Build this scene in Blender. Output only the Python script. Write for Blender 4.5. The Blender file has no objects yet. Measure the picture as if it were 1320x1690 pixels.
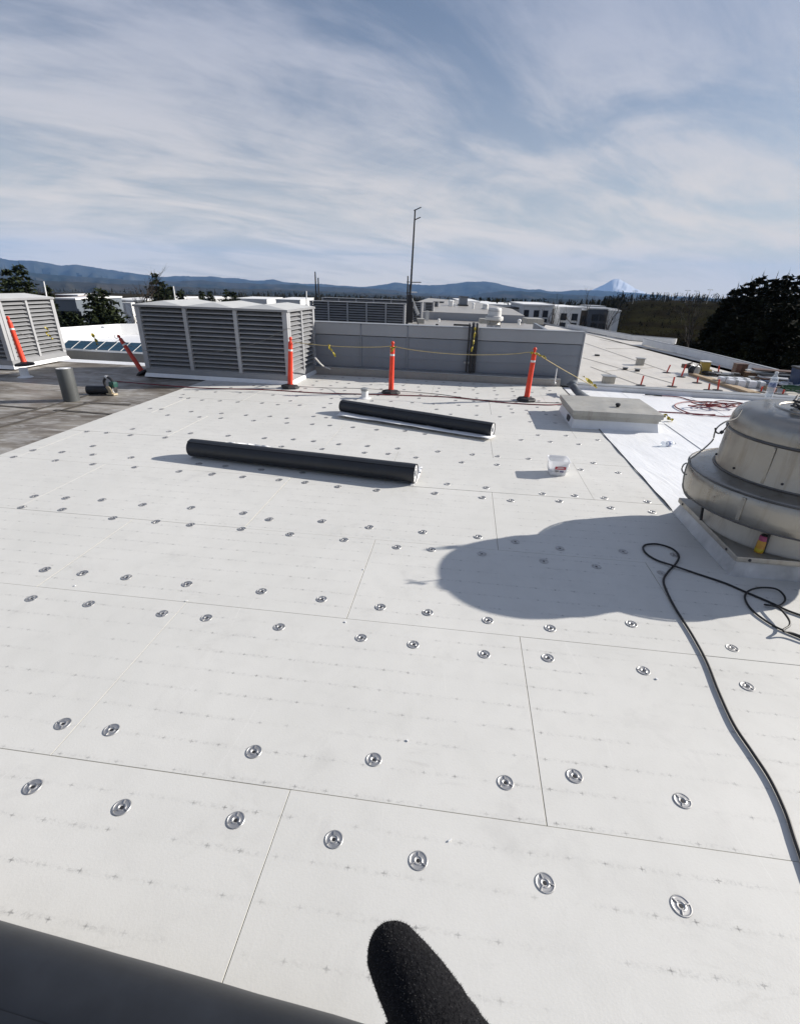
import bpy, bmesh, math, random
from mathutils import Vector, Matrix, noise
random.seed(7)
scn = bpy.context.scene
col = scn.collection
R = math.radians
PI = math.pi

# ------------------------------------------------------------------ camera
FPX, PITCH, ROLL, EYE = 800.0, R(25.3), R(-1.7), 2.15
cam_d = bpy.data.cameras.new('camera')
cam = bpy.data.objects.new('camera', cam_d)
col.objects.link(cam)
cam_d.sensor_fit = 'HORIZONTAL'
cam_d.sensor_width = 36.0
cam_d.lens = 36.0 * FPX / 1320.0
cam_d.clip_start = 0.02
cam_d.clip_end = 80000
fwd = Vector((0, math.cos(PITCH), -math.sin(PITCH)))
up0 = Vector((0, math.sin(PITCH), math.cos(PITCH)))
right0 = Vector((1, 0, 0))
# measured basis: image right / image down expressed in the world
c_, s_ = math.cos(ROLL), math.sin(ROLL)
img_right = right0 * c_ - up0 * s_
img_down = right0 * (-s_) - up0 * c_
m = Matrix((img_right, -img_down, -fwd)).transposed().to_4x4()
m.translation = Vector((0, 0, EYE))
cam.matrix_world = m
scn.camera = cam

def ray(px, py):
    a, b = (px - 660) / FPX, (py - 845) / FPX
    return fwd + img_right * a + img_down * b

def at(px, py, z=0.0):
    """point of the photograph measured on the level z"""
    d = ray(px, py)
    t = (z - EYE) / d.z
    return Vector((0, 0, EYE)) + d * t

def aty(px, py, y):
    d = ray(px, py)
    return Vector((0, 0, EYE)) + d * (y / d.y)

def proj(P):
    X, Y, Z = P[0], P[1], P[2] - EYE
    v = Vector((X, Y, Z))
    w = v.dot(fwd)
    return 660 + FPX * v.dot(img_right) / w, 845 + FPX * v.dot(img_down) / w

# ------------------------------------------------------------------ light
SUN_EL, SUN_AZ = R(25.1), R(14.0)          # azimuth from +X towards +Y
S = Vector((math.cos(SUN_EL) * math.cos(SUN_AZ), math.cos(SUN_EL) * math.sin(SUN_AZ), math.sin(SUN_EL)))
sd = bpy.data.lights.new('sun', 'SUN')
sd.energy = 5.0
sd.angle = R(0.55)
sd.color = (1.0, 0.945, 0.87)
sun = bpy.data.objects.new('sun', sd)
sun.rotation_euler = S.to_track_quat('Z', 'Y').to_euler()
sun.location = (30, 6, 20)
col.objects.link(sun)

world = bpy.data.worlds.new('World')
scn.world = world
world.use_nodes = True
wt = world.node_tree
wt.nodes.clear()
def wn(t, **k):
    n = wt.nodes.new(t)
    for a, b in k.items(): setattr(n, a, b)
    return n
def wl(a, b): wt.links.new(a, b)
def wmath(op, a, b=None, c=None, clamp=False):
    n = wn('ShaderNodeMath', operation=op, use_clamp=clamp)
    for i, v in enumerate((a, b, c)):
        if v is None: continue
        if isinstance(v, (int, float)): n.inputs[i].default_value = v
        else: wl(v, n.inputs[i])
    return n.outputs[0]
sky = wn('ShaderNodeTexSky', sky_type='NISHITA')
sky.sun_disc = False
sky.sun_elevation = SUN_EL
sky.sun_rotation = PI / 2 - SUN_AZ
sky.altitude = 60
sky.air_density = 1.0
sky.dust_density = 0.5
sky.ozone_density = 2.6
tc = wn('ShaderNodeTexCoord')
sep = wn('ShaderNodeSeparateXYZ')
wl(tc.outputs['Generated'], sep.inputs[0])
zc = wmath('MAXIMUM', sep.outputs[2], 0.0)
den = wmath('ADD', zc, 0.17)
comb = wn('ShaderNodeCombineXYZ')
wl(wmath('DIVIDE', sep.outputs[0], den), comb.inputs[0])
wl(wmath('DIVIDE', sep.outputs[1], den), comb.inputs[1])
def cloud_noise(rot, scale, loc, detail, rough, dist, ns):
    mp = wn('ShaderNodeMapping', vector_type='TEXTURE')
    scale = tuple(1 / q for q in scale)
    mp.inputs['Rotation'].default_value = (0, 0, rot)
    mp.inputs['Scale'].default_value = scale
    mp.inputs['Location'].default_value = loc
    wl(comb.outputs[0], mp.inputs[0])
    n = wn('ShaderNodeTexNoise')
    n.inputs['Scale'].default_value = ns
    n.inputs['Detail'].default_value = detail
    n.inputs['Roughness'].default_value = rough
    n.inputs['Distortion'].default_value = dist
    wl(mp.outputs[0], n.inputs['Vector'])
    return n.outputs[0]
n1 = cloud_noise(R(38), (0.80, 1.25, 1), (6.9, 7.7, 0), 6, 0.55, 0.9, 1.15)   # broad banks
n2 = cloud_noise(R(30), (0.55, 1.7, 1), (0.4, 5.2, 0), 8, 0.60, 0.7, 2.4)      # streaks
n3 = cloud_noise(R(44), (0.8, 2.2, 1), (7.3, 2.2, 0), 9, 0.68, 0.9, 7.0)       # ripples
mix = wmath('ADD', wmath('ADD', wmath('MULTIPLY', n1, 0.68), wmath('MULTIPLY', n2, 0.22)), wmath('MULTIPLY', n3, 0.10))
ramp = wn('ShaderNodeMapRange', interpolation_type='SMOOTHSTEP')
ramp.inputs['From Min'].default_value = 0.37
ramp.inputs['From Max'].default_value = 0.63
wl(mix, ramp.inputs['Value'])
# a thin high veil: the line of sight through it lengthens towards the horizon
low = wmath('SUBTRACT', 1.0, wmath('MULTIPLY', zc, 2.1), clamp=True)
low = wmath('POWER', low, 1.6)
base_v = wmath('ADD', wmath('MULTIPLY', low, 0.56), 0.09)
span = wmath('ADD', wmath('MULTIPLY', low, 0.10), 0.46)
veil = wmath('ADD', base_v, wmath('MULTIPLY', ramp.outputs[0], span), clamp=True)
cmix = wn('ShaderNodeMix', data_type='RGBA')
wl(veil, cmix.inputs['Factor'])
wl(sky.outputs[0], cmix.inputs['A'])
ccol = wn('ShaderNodeMix', data_type='RGBA')
wl(low, ccol.inputs['Factor'])
ccol.inputs['A'].default_value = (7.6, 8.0, 9.7, 1)
ccol.inputs['B'].default_value = (13.0, 11.3, 8.7, 1)
wl(ccol.outputs['Result'], cmix.inputs['B'])
bg = wn('ShaderNodeBackground')
bg.inputs['Strength'].default_value = 0.05
wl(cmix.outputs['Result'], bg.inputs['Color'])
wout = wn('ShaderNodeOutputWorld')
wl(bg.outputs[0], wout.inputs['Surface'])

scn.view_settings.view_transform = 'Standard'
scn.view_settings.look = 'None'
scn.view_settings.gamma = 1
scn.view_settings.exposure = 0.60
scn.view_settings.use_curve_mapping = False
scn.cycles.use_denoising = True
scn.cycles.max_bounces = 6
scn.cycles.volume_bounces = 0
scn.cycles.caustics_reflective = False
scn.cycles.caustics_refractive = False

# ------------------------------------------------------------------ materials
def new_mat(name):
    mt = bpy.data.materials.new(name)
    mt.use_nodes = True
    nt = mt.node_tree
    b = nt.nodes['Principled BSDF']
    return mt, nt, b

def nmath(nt, op, a, b=None, c=None, clamp=False):
    n = nt.nodes.new('ShaderNodeMath'); n.operation = op; n.use_clamp = clamp
    for i, v in enumerate((a, b, c)):
        if v is None: continue
        if isinstance(v, (int, float)): n.inputs[i].default_value = v
        else: nt.links.new(v, n.inputs[i])
    return n.outputs[0]

def nnoise(nt, vec, scale, detail=4, rough=0.55, dist=0.0, stretch=None, rot=None):
    if stretch or rot:
        mp = nt.nodes.new('ShaderNodeMapping')
        if stretch: mp.inputs['Scale'].default_value = stretch
        if rot: mp.inputs['Rotation'].default_value = rot
        nt.links.new(vec, mp.inputs[0]); vec = mp.outputs[0]
    n = nt.nodes.new('ShaderNodeTexNoise')
    n.inputs['Scale'].default_value = scale
    n.inputs['Detail'].default_value = detail
    n.inputs['Roughness'].default_value = rough
    n.inputs['Distortion'].default_value = dist
    nt.links.new(vec, n.inputs['Vector'])
    return n.outputs[0]

def nrange(nt, v, a, b, c=0.0, d=1.0):
    n = nt.nodes.new('ShaderNodeMapRange')
    n.inputs[1].default_value = a; n.inputs[2].default_value = b
    n.inputs[3].default_value = c; n.inputs[4].default_value = d
    nt.links.new(v, n.inputs[0])
    return n.outputs[0]

def nmix(nt, fac, a, b):
    n = nt.nodes.new('ShaderNodeMix'); n.data_type = 'RGBA'
    for s, v in (('Factor', fac), ('A', a), ('B', b)):
        if isinstance(v, (int, float)): n.inputs[s].default_value = v
        elif isinstance(v, tuple): n.inputs[s].default_value = (*v, 1)
        else: nt.links.new(v, n.inputs[s])
    return n.outputs['Result']

def coords(nt, which='Object'):
    return nt.nodes.new('ShaderNodeTexCoord').outputs[which]

def worldpos(nt):
    return nt.nodes.new('ShaderNodeNewGeometry').outputs['Position']

def bump(nt, b, h, strength=0.3, distance=0.01):
    n = nt.nodes.new('ShaderNodeBump')
    n.inputs['Strength'].default_value = strength
    n.inputs['Distance'].default_value = distance
    nt.links.new(h, n.inputs['Height'])
    nt.links.new(n.outputs[0], b.inputs['Normal'])

def simple(name, c, rough=0.6, metal=0.0, var=0.12, scale=6.0, c2=None, bmp=0.0, bscale=40, spec=0.5, stretch=None, pos=False):
    mt, nt, b = new_mat(name)
    v = worldpos(nt) if pos else coords(nt)
    n = nnoise(nt, v, scale, 5, 0.6, 0.2, stretch)
    lo = tuple(x * (1 - var) for x in c)
    hi = c2 if c2 else tuple(min(1, x * (1 + var)) for x in c)
    nt.links.new(nmix(nt, nrange(nt, n, 0.3, 0.7), lo, hi), b.inputs['Base Color'])
    b.inputs['Roughness'].default_value = rough
    b.inputs['Metallic'].default_value = metal
    b.inputs['Specular IOR Level'].default_value = spec
    if bmp: bump(nt, b, nnoise(nt, v, bscale, 4), bmp, 0.01)
    return mt

M = {}
# insulation board: coated facer with printed rows of crosses
def board_material():
    mt, nt, b = new_mat('board_facer')
    oc = coords(nt)
    wp = worldpos(nt)
    sp = nt.nodes.new('ShaderNodeSeparateXYZ'); nt.links.new(oc, sp.inputs[0])
    jit = nnoise(nt, wp, 3.0, 2)
    jx = nmath(nt, 'ADD', sp.outputs[0], nmath(nt, 'MULTIPLY', nmath(nt, 'SUBTRACT', jit, 0.5), 0.03))
    jy = nmath(nt, 'ADD', sp.outputs[1], nmath(nt, 'MULTIPLY', nmath(nt, 'SUBTRACT', nnoise(nt, wp, 1.1, 2), 0.5), 0.02))
    mx = nmath(nt, 'ABSOLUTE', nmath(nt, 'SUBTRACT', nmath(nt, 'FRACT', nmath(nt, 'DIVIDE', nmath(nt, 'ADD', jx, 10.02), 0.149)), 0.5))
    my = nmath(nt, 'ABSOLUTE', nmath(nt, 'SUBTRACT', nmath(nt, 'FRACT', nmath(nt, 'DIVIDE', nmath(nt, 'ADD', jy, 10.0), 0.163)), 0.5))
    ax = nmath(nt, 'MULTIPLY', mx, 0.149); ay = nmath(nt, 'MULTIPLY', my, 0.163)
    fine = nnoise(nt, wp, 160, 3, 0.7)
    # cross = (|x|<w & |y|<L) or (|y|<w & |x|<L)
    wob = nmath(nt, 'MULTIPLY', nmath(nt, 'SUBTRACT', nnoise(nt, wp, 55, 3, .7), .5), .006)
    ax2 = nmath(nt, 'ADD', ax, wob); ay2 = nmath(nt, 'SUBTRACT', ay, wob)
    w1 = nmath(nt, 'MULTIPLY', nrange(nt, ax2, 0.0012, 0.0030, 1, 0), nrange(nt, ay, 0.007, 0.013, 1, 0))
    w2 = nmath(nt, 'MULTIPLY', nrange(nt, ay2, 0.0014, 0.0034, 1, 0), nrange(nt, ax, 0.008, 0.017, 1, 0))
    crs = nmath(nt, 'MULTIPLY', nmath(nt, 'MAXIMUM', w1, w2), 0.75)
    blot = nmath(nt, 'MULTIPLY', nrange(nt, ax2, 0.003, 0.0075, 1, 0), nrange(nt, ay2, 0.002, 0.006, 1, 0))
    crs = nmath(nt, 'MAXIMUM', crs, blot)
    pres = nrange(nt, nnoise(nt, wp, 1.7, 3), 0.36, 0.54)
    pres2 = nrange(nt, nnoise(nt, wp, 9.0, 2), 0.30, 0.55)
    pres = nmath(nt, 'MULTIPLY', pres, nmath(nt, 'ADD', nmath(nt, 'MULTIPLY', pres2, 0.75), 0.25))
    crs = nmath(nt, 'MULTIPLY', nmath(nt, 'MULTIPLY', crs, nrange(nt, fine, 0.30, 0.62, 0.2, 0.9)), pres)
    # scuffed ink smear along each row
    band = nrange(nt, ay2, 0.003, 0.017, 1, 0)
    smr = nnoise(nt, wp, 48, 6, 0.8, 0.6)
    smear = nmath(nt, 'MULTIPLY', nmath(nt, 'MULTIPLY', band, nrange(nt, smr, 0.47, 0.70)), nmath(nt, 'MULTIPLY', pres, 0.38))
    ink = nmath(nt, 'MAXIMUM', nmath(nt, 'MULTIPLY', crs, 0.9), smear)
    # pale chalk-like creases across the board
    lx = nmath(nt, 'ADD', sp.outputs[0], nmath(nt, 'MULTIPLY', sp.outputs[1], 0.015))
    lx = nmath(nt, 'ADD', lx, nmath(nt, 'MULTIPLY', nnoise(nt, wp, 0.35, 1), 1.3))
    cr = nmath(nt, 'ABSOLUTE', nmath(nt, 'SUBTRACT', nmath(nt, 'FRACT', nmath(nt, 'DIVIDE', lx, 0.41)), 0.5))
    crease = nmath(nt, 'MULTIPLY', nrange(nt, cr, 0.003, 0.0075, 1, 0), nrange(nt, nnoise(nt, wp, 1.3, 3), 0.50, 0.66))
    big = nnoise(nt, wp, 0.55, 5, 0.6)
    mid = nnoise(nt, wp, 5.0, 5, 0.6, 0.3)
    weave = nnoise(nt, wp, 60, 2, 0.5, 0.0, (1, 5, 1), (0, 0, R(6.6)))
    base = nmix(nt, nrange(nt, big, 0.3, 0.7), (0.575, 0.570, 0.540), (0.645, 0.637, 0.605))
    base = nmix(nt, nmath(nt, 'MULTIPLY', nrange(nt, mid, 0.45, 0.75), 0.22), base, (0.46, 0.455, 0.43))
    base = nmix(nt, nmath(nt, 'MULTIPLY', nrange(nt, weave, 0.4, 0.7), 0.10), base, (0.42, 0.42, 0.40))
    smu = nmath(nt, 'MULTIPLY', nrange(nt, nnoise(nt, wp, 2.4, 6, 0.7, 0.8), 0.56, 0.80), 0.34)
    base = nmix(nt, smu, base, (0.36, 0.355, 0.34))
    sc1 = nnoise(nt, wp, 11, 5, 0.7, 1.6, (0.35, 1.0, 1), (0, 0, R(35)))
    sc_reg = nrange(nt, nnoise(nt, wp, 0.9, 3, .6), 0.50, 0.66)
    base = nmix(nt, nmath(nt, 'MULTIPLY', nmath(nt, 'MULTIPLY', nrange(nt, sc1, 0.56, 0.72), sc_reg), 0.30), base, (0.33, 0.32, 0.30))
    base = nmix(nt, nmath(nt, 'MULTIPLY', crease, 0.45), base, (0.70, 0.69, 0.66))
    base = nmix(nt, ink, base, (0.05, 0.05, 0.055))
    nt.links.new(base, b.inputs['Base Color'])
    b.inputs['Roughness'].default_value = 0.62
    b.inputs['Specular IOR Level'].default_value = 0.3
    bump(nt, b, nnoise(nt, wp, 90, 4, 0.6), 0.12, 0.004)
    return mt
M['board'] = board_material()
M['board_edge'] = simple('board_foam', (0.50, 0.485, 0.43), 0.8)

def old_roof():
    mt, nt, b = new_mat('weathered_membrane')
    wp = worldpos(nt)
    a = nnoise(nt, wp, 0.9, 7, 0.68, 0.6, (0.5, 1.6, 1), (0, 0, R(10)))
    c = nnoise(nt, wp, 4.0, 6, 0.7, 0.8, (0.6, 2.2, 1), (0, 0, R(12)))
    base = nmix(nt, nrange(nt, a, 0.36, 0.66), (0.10, 0.083, 0.064), (0.33, 0.305, 0.265))
    base = nmix(nt, nmath(nt, 'MULTIPLY', nrange(nt, c, 0.46, 0.66), 0.7), base, (0.47, 0.465, 0.45))
    br = nnoise(nt, wp, 0.5, 5, 0.6, 0.5)
    base = nmix(nt, nmath(nt, 'MULTIPLY', nrange(nt, br, 0.47, 0.58), 0.8), base, (0.085, 0.066, 0.046))
    nt.links.new(base, b.inputs['Base Color'])
    b.inputs['Roughness'].default_value = 0.55
    bump(nt, b, a, 0.25, 0.02)
    return mt
M['old'] = old_roof()
M['old_seam'] = simple('dirty_seam', (0.075, 0.066, 0.055), 0.7, var=.4, scale=5, pos=True)

def white_membrane(name, lo, hi, dirt, amt):
    mt, nt, b = new_mat(name)
    wp = worldpos(nt)
    base = nmix(nt, nrange(nt, nnoise(nt, wp, 0.8, 5), 0.3, 0.7), lo, hi)
    st = nnoise(nt, wp, 2.4, 7, 0.72, 1.0, (1.6, 0.7, 1), (0, 0, R(8)))
    base = nmix(nt, nmath(nt, 'MULTIPLY', nrange(nt, st, 0.52, 0.78), amt), base, dirt)
    nt.links.new(base, b.inputs['Base Color'])
    b.inputs['Roughness'].default_value = 0.42
    wr = nnoise(nt, wp, 1.6, 3, 0.5, 0.6, (2.2, 0.6, 1), (0, 0, R(30)))
    bump(nt, b, nmath(nt, 'ADD', wr, nmath(nt, 'MULTIPLY', nnoise(nt, wp, 6, 4, .6, 1.0, (2.0, .5, 1), (0, 0, R(24))), .35)), 0.42, 0.03)
    return mt
M['tpo'] = white_membrane('new_white_membrane', (0.76, 0.77, 0.78), (0.84, 0.845, 0.85), (0.55, 0.54, 0.52), 0.35)
M['tan_roof'] = white_membrane('used_white_membrane', (0.56, 0.525, 0.465), (0.66, 0.625, 0.565), (0.34, 0.31, 0.27), 0.45)
M['grey_roof'] = white_membrane('aged_grey_membrane', (0.30, 0.285, 0.26), (0.38, 0.36, 0.33), (0.18, 0.17, 0.155), 0.6)
M['white_flash'] = simple('white_flashing', (0.72, 0.73, 0.74), 0.45, var=0.08, scale=3, pos=True)
M['paint_grey'] = simple('painted_grey_metal', (0.255, 0.26, 0.27), 0.42, var=0.10, scale=2.5, pos=True)
M['paint_post'] = simple('painted_frame_metal', (0.36, 0.365, 0.375), 0.42, var=0.08, scale=2.5, pos=True)
M['paint_light'] = simple('painted_light_metal', (0.55, 0.55, 0.53), 0.42, var=0.08, scale=2.5, pos=True)
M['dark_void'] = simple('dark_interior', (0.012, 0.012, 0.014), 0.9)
M['coping'] = simple('coping_metal', (0.33, 0.34, 0.345), 0.4, metal=0.3, var=0.18, scale=1.6, pos=True)
M['wall_panel'] = simple('blue_grey_wall_panel', (0.185, 0.205, 0.235), 0.5, var=0.10, scale=0.9, pos=True, stretch=(1, 1, 0.3))
M['wall_band'] = simple('light_grey_wall_band', (0.29, 0.305, 0.325), 0.5, var=0.08, scale=0.9, pos=True)
M['black_rubber'] = simple('black_rubber', (0.018, 0.018, 0.02), 0.6, var=0.3)
M['epdm'] = simple('charcoal_membrane', (0.014, 0.016, 0.020), 0.44, var=0.25, scale=5, bmp=0.08, bscale=12, pos=True)
M['roll_end'] = simple('white_roll_edge', (0.74, 0.745, 0.75), 0.5, var=0.06)
M['orange'] = simple('orange_plastic', (0.72, 0.055, 0.022), 0.42, var=0.16, scale=7, spec=0.4)
M['dull_orange'] = simple('scuffed_orange_plastic', (0.50, 0.045, 0.025), 0.5, var=0.3, scale=8)
M['reflect'] = simple('reflective_white_band', (0.74, 0.74, 0.72), 0.35, var=0.1, scale=12)
M['yellow'] = simple('yellow_rope', (0.62, 0.47, 0.10), 0.7, var=0.2, scale=25)
M['pale_rope'] = simple('weathered_yellow_rope', (0.46, 0.37, 0.18), 0.8, var=0.2, scale=25)
M['red_rope'] = simple('red_cord', (0.16, 0.012, 0.018), 0.6, var=0.3, scale=20)
M['black_cable'] = simple('black_cable', (0.010, 0.010, 0.012), 0.6, var=0.2)
M['grey_cable'] = simple('grey_cable', (0.20, 0.19, 0.17), 0.5, var=0.2)
M['pvc_white'] = simple('white_vent_plastic', (0.70, 0.70, 0.69), 0.5, var=0.08)
M['glass'] = simple('dark_window_glass', (0.03, 0.035, 0.045), 0.12, var=0.3)
M['wood'] = simple('timber', (0.36, 0.27, 0.17), 0.75, var=0.25, scale=9, stretch=(6, 1, 1))
M['brown'] = simple('brown_painted_metal', (0.10, 0.052, 0.032), 0.5, var=0.2)
M['yellow_paint'] = simple('yellow_paint', (0.36, 0.25, 0.04), 0.5, var=0.2)
M['blue_plastic'] = simple('dark_blue_plastic', (0.03, 0.055, 0.12), 0.45, var=0.2)
M['wrap'] = simple('white_wrap_film', (0.70, 0.71, 0.73), 0.28, var=0.12, scale=8, bmp=0.5, bscale=10)
M['teal'] = simple('teal_plastic', (0.006, 0.06, 0.048), 0.4)
M['tan'] = simple('tan_plastic', (0.48, 0.40, 0.27), 0.6)
M['green_cloth'] = simple('green_hose', (0.02, 0.075, 0.03), 0.6)
M['steel_dark'] = simple('dark_steel', (0.035, 0.036, 0.04), 0.45, metal=0.4, var=0.2)
M['white_paint'] = simple('white_paint', (0.78, 0.78, 0.77), 0.5, var=0.05, scale=1.5, pos=True)

def galvanised(name, c, rough, metal, streak, bscale=3.0):
    mt, nt, b = new_mat(name)
    oc = coords(nt)
    n = nnoise(nt, oc, bscale, 6, 0.65, 0.4)
    st = nnoise(nt, oc, 2.2, 5, 0.7, 0.3, (3.0, 3.0, 0.35))
    base = nmix(nt, nrange(nt, n, 0.3, 0.7), tuple(x * 0.86 for x in c), tuple(min(1, x * 1.08) for x in c))
    base = nmix(nt, nmath(nt, 'MULTIPLY', nrange(nt, st, 0.5, 0.72), streak), base, (0.20, 0.17, 0.13))
    nt.links.new(base, b.inputs['Base Color'])
    b.inputs['Metallic'].default_value = metal
    nt.links.new(nrange(nt, n, 0.3, 0.7, rough - 0.07, rough + 0.1), b.inputs['Roughness'])
    bump(nt, b, nnoise(nt, oc, 4, 4, .6), 0.22, 0.02)
    return mt
M['fan_alu'] = galvanised('spun_aluminium', (0.33, 0.315, 0.285), 0.30, 0.88, 0.7)
M['fan_base'] = galvanised('weathered_galvanised', (0.42, 0.40, 0.36), 0.5, 0.5, 0.6)
M['plate'] = galvanised('galvalume_plate', (0.48, 0.475, 0.465), 0.46, 0.85, 0.0, 30)
M['hatch_metal'] = galvanised('dull_hatch_metal', (0.40, 0.39, 0.355), 0.55, 0.3, 0.4)

# ------------------------------------------------------------------ mesh builder
class MB:
    def __init__(s):
        s.v = []; s.f = []; s.mi = []; s.cur = 0
    def add(s, vs, fs):
        o = len(s.v)
        s.v += [tuple(v) for v in vs]
        for f in fs:
            s.f.append(tuple(i + o for i in f)); s.mi.append(s.cur)
    def box(s, c, size, rz=0, rx=0, ry=0):
        hx, hy, hz_ = (q / 2 for q in size)
        rot = Matrix.Rotation(rz, 3, 'Z') @ Matrix.Rotation(ry, 3, 'Y') @ Matrix.Rotation(rx, 3, 'X')
        vs = [Vector(c) + rot @ Vector((x, y, z)) for x in (-hx, hx) for y in (-hy, hy) for z in (-hz_, hz_)]
        s.add(vs, [(0, 1, 3, 2), (4, 6, 7, 5), (0, 4, 5, 1), (2, 3, 7, 6), (0, 2, 6, 4), (1, 5, 7, 3)])
        return s
    def bbox(s, c, size, bev=0.01, rz=0):
        """box with chamfered edges"""
        bm = bmesh.new()
        bmesh.ops.create_cube(bm, size=1)
        for v in bm.verts: v.co = Vector((v.co.x * size[0], v.co.y * size[1], v.co.z * size[2]))
        bmesh.ops.bevel(bm, geom=bm.edges[:], offset=bev, segments=2, profile=0.7, affect='EDGES')
        bm.verts.index_update()
        rot = Matrix.Rotation(rz, 3, 'Z')
        s.add([Vector(c) + rot @ v.co for v in bm.verts], [tuple(v.index for v in f.verts) for f in bm.faces])
        bm.free(); return s
    def poly(s, pts, z0, z1):
        n = len(pts)
        vs = [(p[0], p[1], z0) for p in pts] + [(p[0], p[1], z1) for p in pts]
        fs = [tuple(range(n - 1, -1, -1)), tuple(range(n, 2 * n))] + [(i, (i + 1) % n, n + (i + 1) % n, n + i) for i in range(n)]
        s.add(vs, fs); return s
    def lathe(s, prof, n=32, c=(0, 0, 0), axis=None, caps=True):
        vs = []; fs = []
        rot = Matrix.Identity(3)
        if axis is not None: rot = Vector(axis).to_track_quat('Z', 'Y').to_matrix()
        for r_, z in prof:
            for i in range(n):
                a = 2 * PI * i / n
                vs.append(Vector(c) + rot @ Vector((r_ * math.cos(a), r_ * math.sin(a), z)))
        for j in range(len(prof) - 1):
            for i in range(n):
                k = (i + 1) % n
                fs.append((j * n + i, j * n + k, (j + 1) * n + k, (j + 1) * n + i))
        if caps:
            fs.append(tuple(range(n - 1, -1, -1)))
            fs.append(tuple((len(prof) - 1) * n + i for i in range(n)))
        s.add(vs, fs); return s
    def tube(s, path, r_, n=8, closed=False):
        pts = [Vector(p) for p in path]
        vs = []; fs = []
        N = len(pts)
        ref = None
        for i, p in enumerate(pts):
            if closed: t = pts[(i + 1) % N] - pts[i - 1]
            else: t = pts[min(i + 1, N - 1)] - pts[max(i - 1, 0)]
            t = t.normalized() if t.length > 1e-9 else Vector((0, 0, 1))
            if ref is None: ref = Vector((0, 0, 1)) if abs(t.z) < 0.9 else Vector((1, 0, 0))
            a = t.cross(ref)
            if a.length < 1e-6: a = t.cross(Vector((0, 1, 0)))
            a.normalize(); b = t.cross(a).normalized()
            ref = -b if False else ref
            rr = r_[i] if isinstance(r_, (list, tuple)) else r_
            for k in range(n):
                q = 2 * PI * k / n
                vs.append(p + a * (rr * math.cos(q)) + b * (rr * math.sin(q)))
        for j in range(N if closed else N - 1):
            for k in range(n):
                l = (k + 1) % n; jj = (j + 1) % N
                fs.append((j * n + k, j * n + l, jj * n + l, jj * n + k))
        if not closed:
            fs.append(tuple(range(n - 1, -1, -1))); fs.append(tuple((N - 1) * n + i for i in range(n)))
        s.add(vs, fs); return s
    def mesh(s, name, mats, smooth=False):
        me = bpy.data.meshes.new(name)
        me.from_pydata(s.v, [], s.f)
        for mt in (mats if isinstance(mats, (list, tuple)) else [mats]): me.materials.append(mt)
        me.polygons.foreach_set('material_index', s.mi)
        bm = bmesh.new(); bm.from_mesh(me)
        bmesh.ops.recalc_face_normals(bm, faces=bm.faces); bm.to_mesh(me); bm.free()
        if smooth:
            me.polygons.foreach_set('use_smooth', [True] * len(me.polygons))
            me.set_sharp_from_angle(angle=R(38))
        me.update()
        return me
    def build(s, name, mats, parent=None, smooth=False, loc=None, rz=0):
        return link(name, s.mesh(name, mats, smooth), parent, loc, rz)

def link(name, me, parent=None, loc=None, rz=0):
    o = bpy.data.objects.new(name, me)
    col.objects.link(o)
    if parent: o.parent = parent
    if loc is not None: o.location = loc
    o.rotation_euler.z = rz
    return o

def tag(o, label=None, cat=None, group=None, kind=None):
    if label: o['label'] = label
    if cat: o['category'] = cat
    if group: o['group'] = group
    if kind: o['kind'] = kind
    return o

def thing(name, label, cat, loc=(0, 0, 0), rz=0, group=None):
    o = bpy.data.objects.new(name, None)
    o.empty_display_size = 0.2
    col.objects.link(o)
    o.location = loc; o.rotation_euler.z = rz
    return tag(o, label, cat, group)

def kids(o):
    return [c for c in bpy.data.objects if c.parent == o]

def copy_tree(o, parent=None):
    c = o.copy(); col.objects.link(c)
    if parent: c.parent = parent
    for ch in kids(o): copy_tree(ch, c)
    return c

def smooth_path(pts, k=6):
    """Catmull-Rom through the points"""
    P = [Vector(p) for p in pts]; out = []
    for i in range(len(P) - 1):
        p0 = P[max(i - 1, 0)]; p1 = P[i]; p2 = P[i + 1]; p3 = P[min(i + 2, len(P) - 1)]
        for j in range(k):
            t = j / k
            out.append(0.5 * ((2 * p1) + (p2 - p0) * t + (2 * p0 - 5 * p1 + 4 * p2 - p3) * t * t + (3 * p1 - p0 - 3 * p2 + p3) * t ** 3))
    out.append(P[-1]); return out

# board frame: rows of boards run along u
TH = R(-6.6)
U = Vector((math.cos(TH), math.sin(TH), 0)); V = Vector((-math.sin(TH), math.cos(TH), 0))
def W(bx, by, z=0.0):
    p = U * bx + V * by
    return Vector((p.x, p.y, z))
def toB(p):
    p = Vector((p[0], p[1], 0)); return p.dot(U), p.dot(V)

# ================================================================== SETTING
# ---- ground: one sheet, falling away to the plain ahead and left, rising to a grassy hill on the right
GZ = -9.0
def ground_z(x, y):
    d = math.hypot(x, y); az = math.atan2(x, y)              # azimuth right of the view axis
    # the country drops away gently from the building's plateau
    z = GZ - 0.029 * max(0.0, d - 110) ** 2 / (max(0.0, d - 110) + 420)
    rr = min(1, max(0, (az - R(17)) / R(8)))
    hill = rr * rr * (3 - 2 * rr)
    q = min(1, max(0, (d - 75) / 190)); q = q * q * (3 - 2 * q)
    up = -z * 1.0 - 3.6 + 1.2 * noise.noise(Vector((x * 0.012, y * 0.012, 3)))
    far = min(1, max(0, (d - 420) / 500))
    z += hill * q * up * (1 - far)
    if d > 90: z += 0.7 * noise.noise(Vector((x * 0.02, y * 0.02, 0)))
    return z
rad = [0] + [6 * 1.135 ** i for i in range(75)]
rad = [r_ for r_ in rad if r_ < 16500] + [17500]
NA = 240
gv = [(0, 0, GZ)]; gf = []
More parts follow.
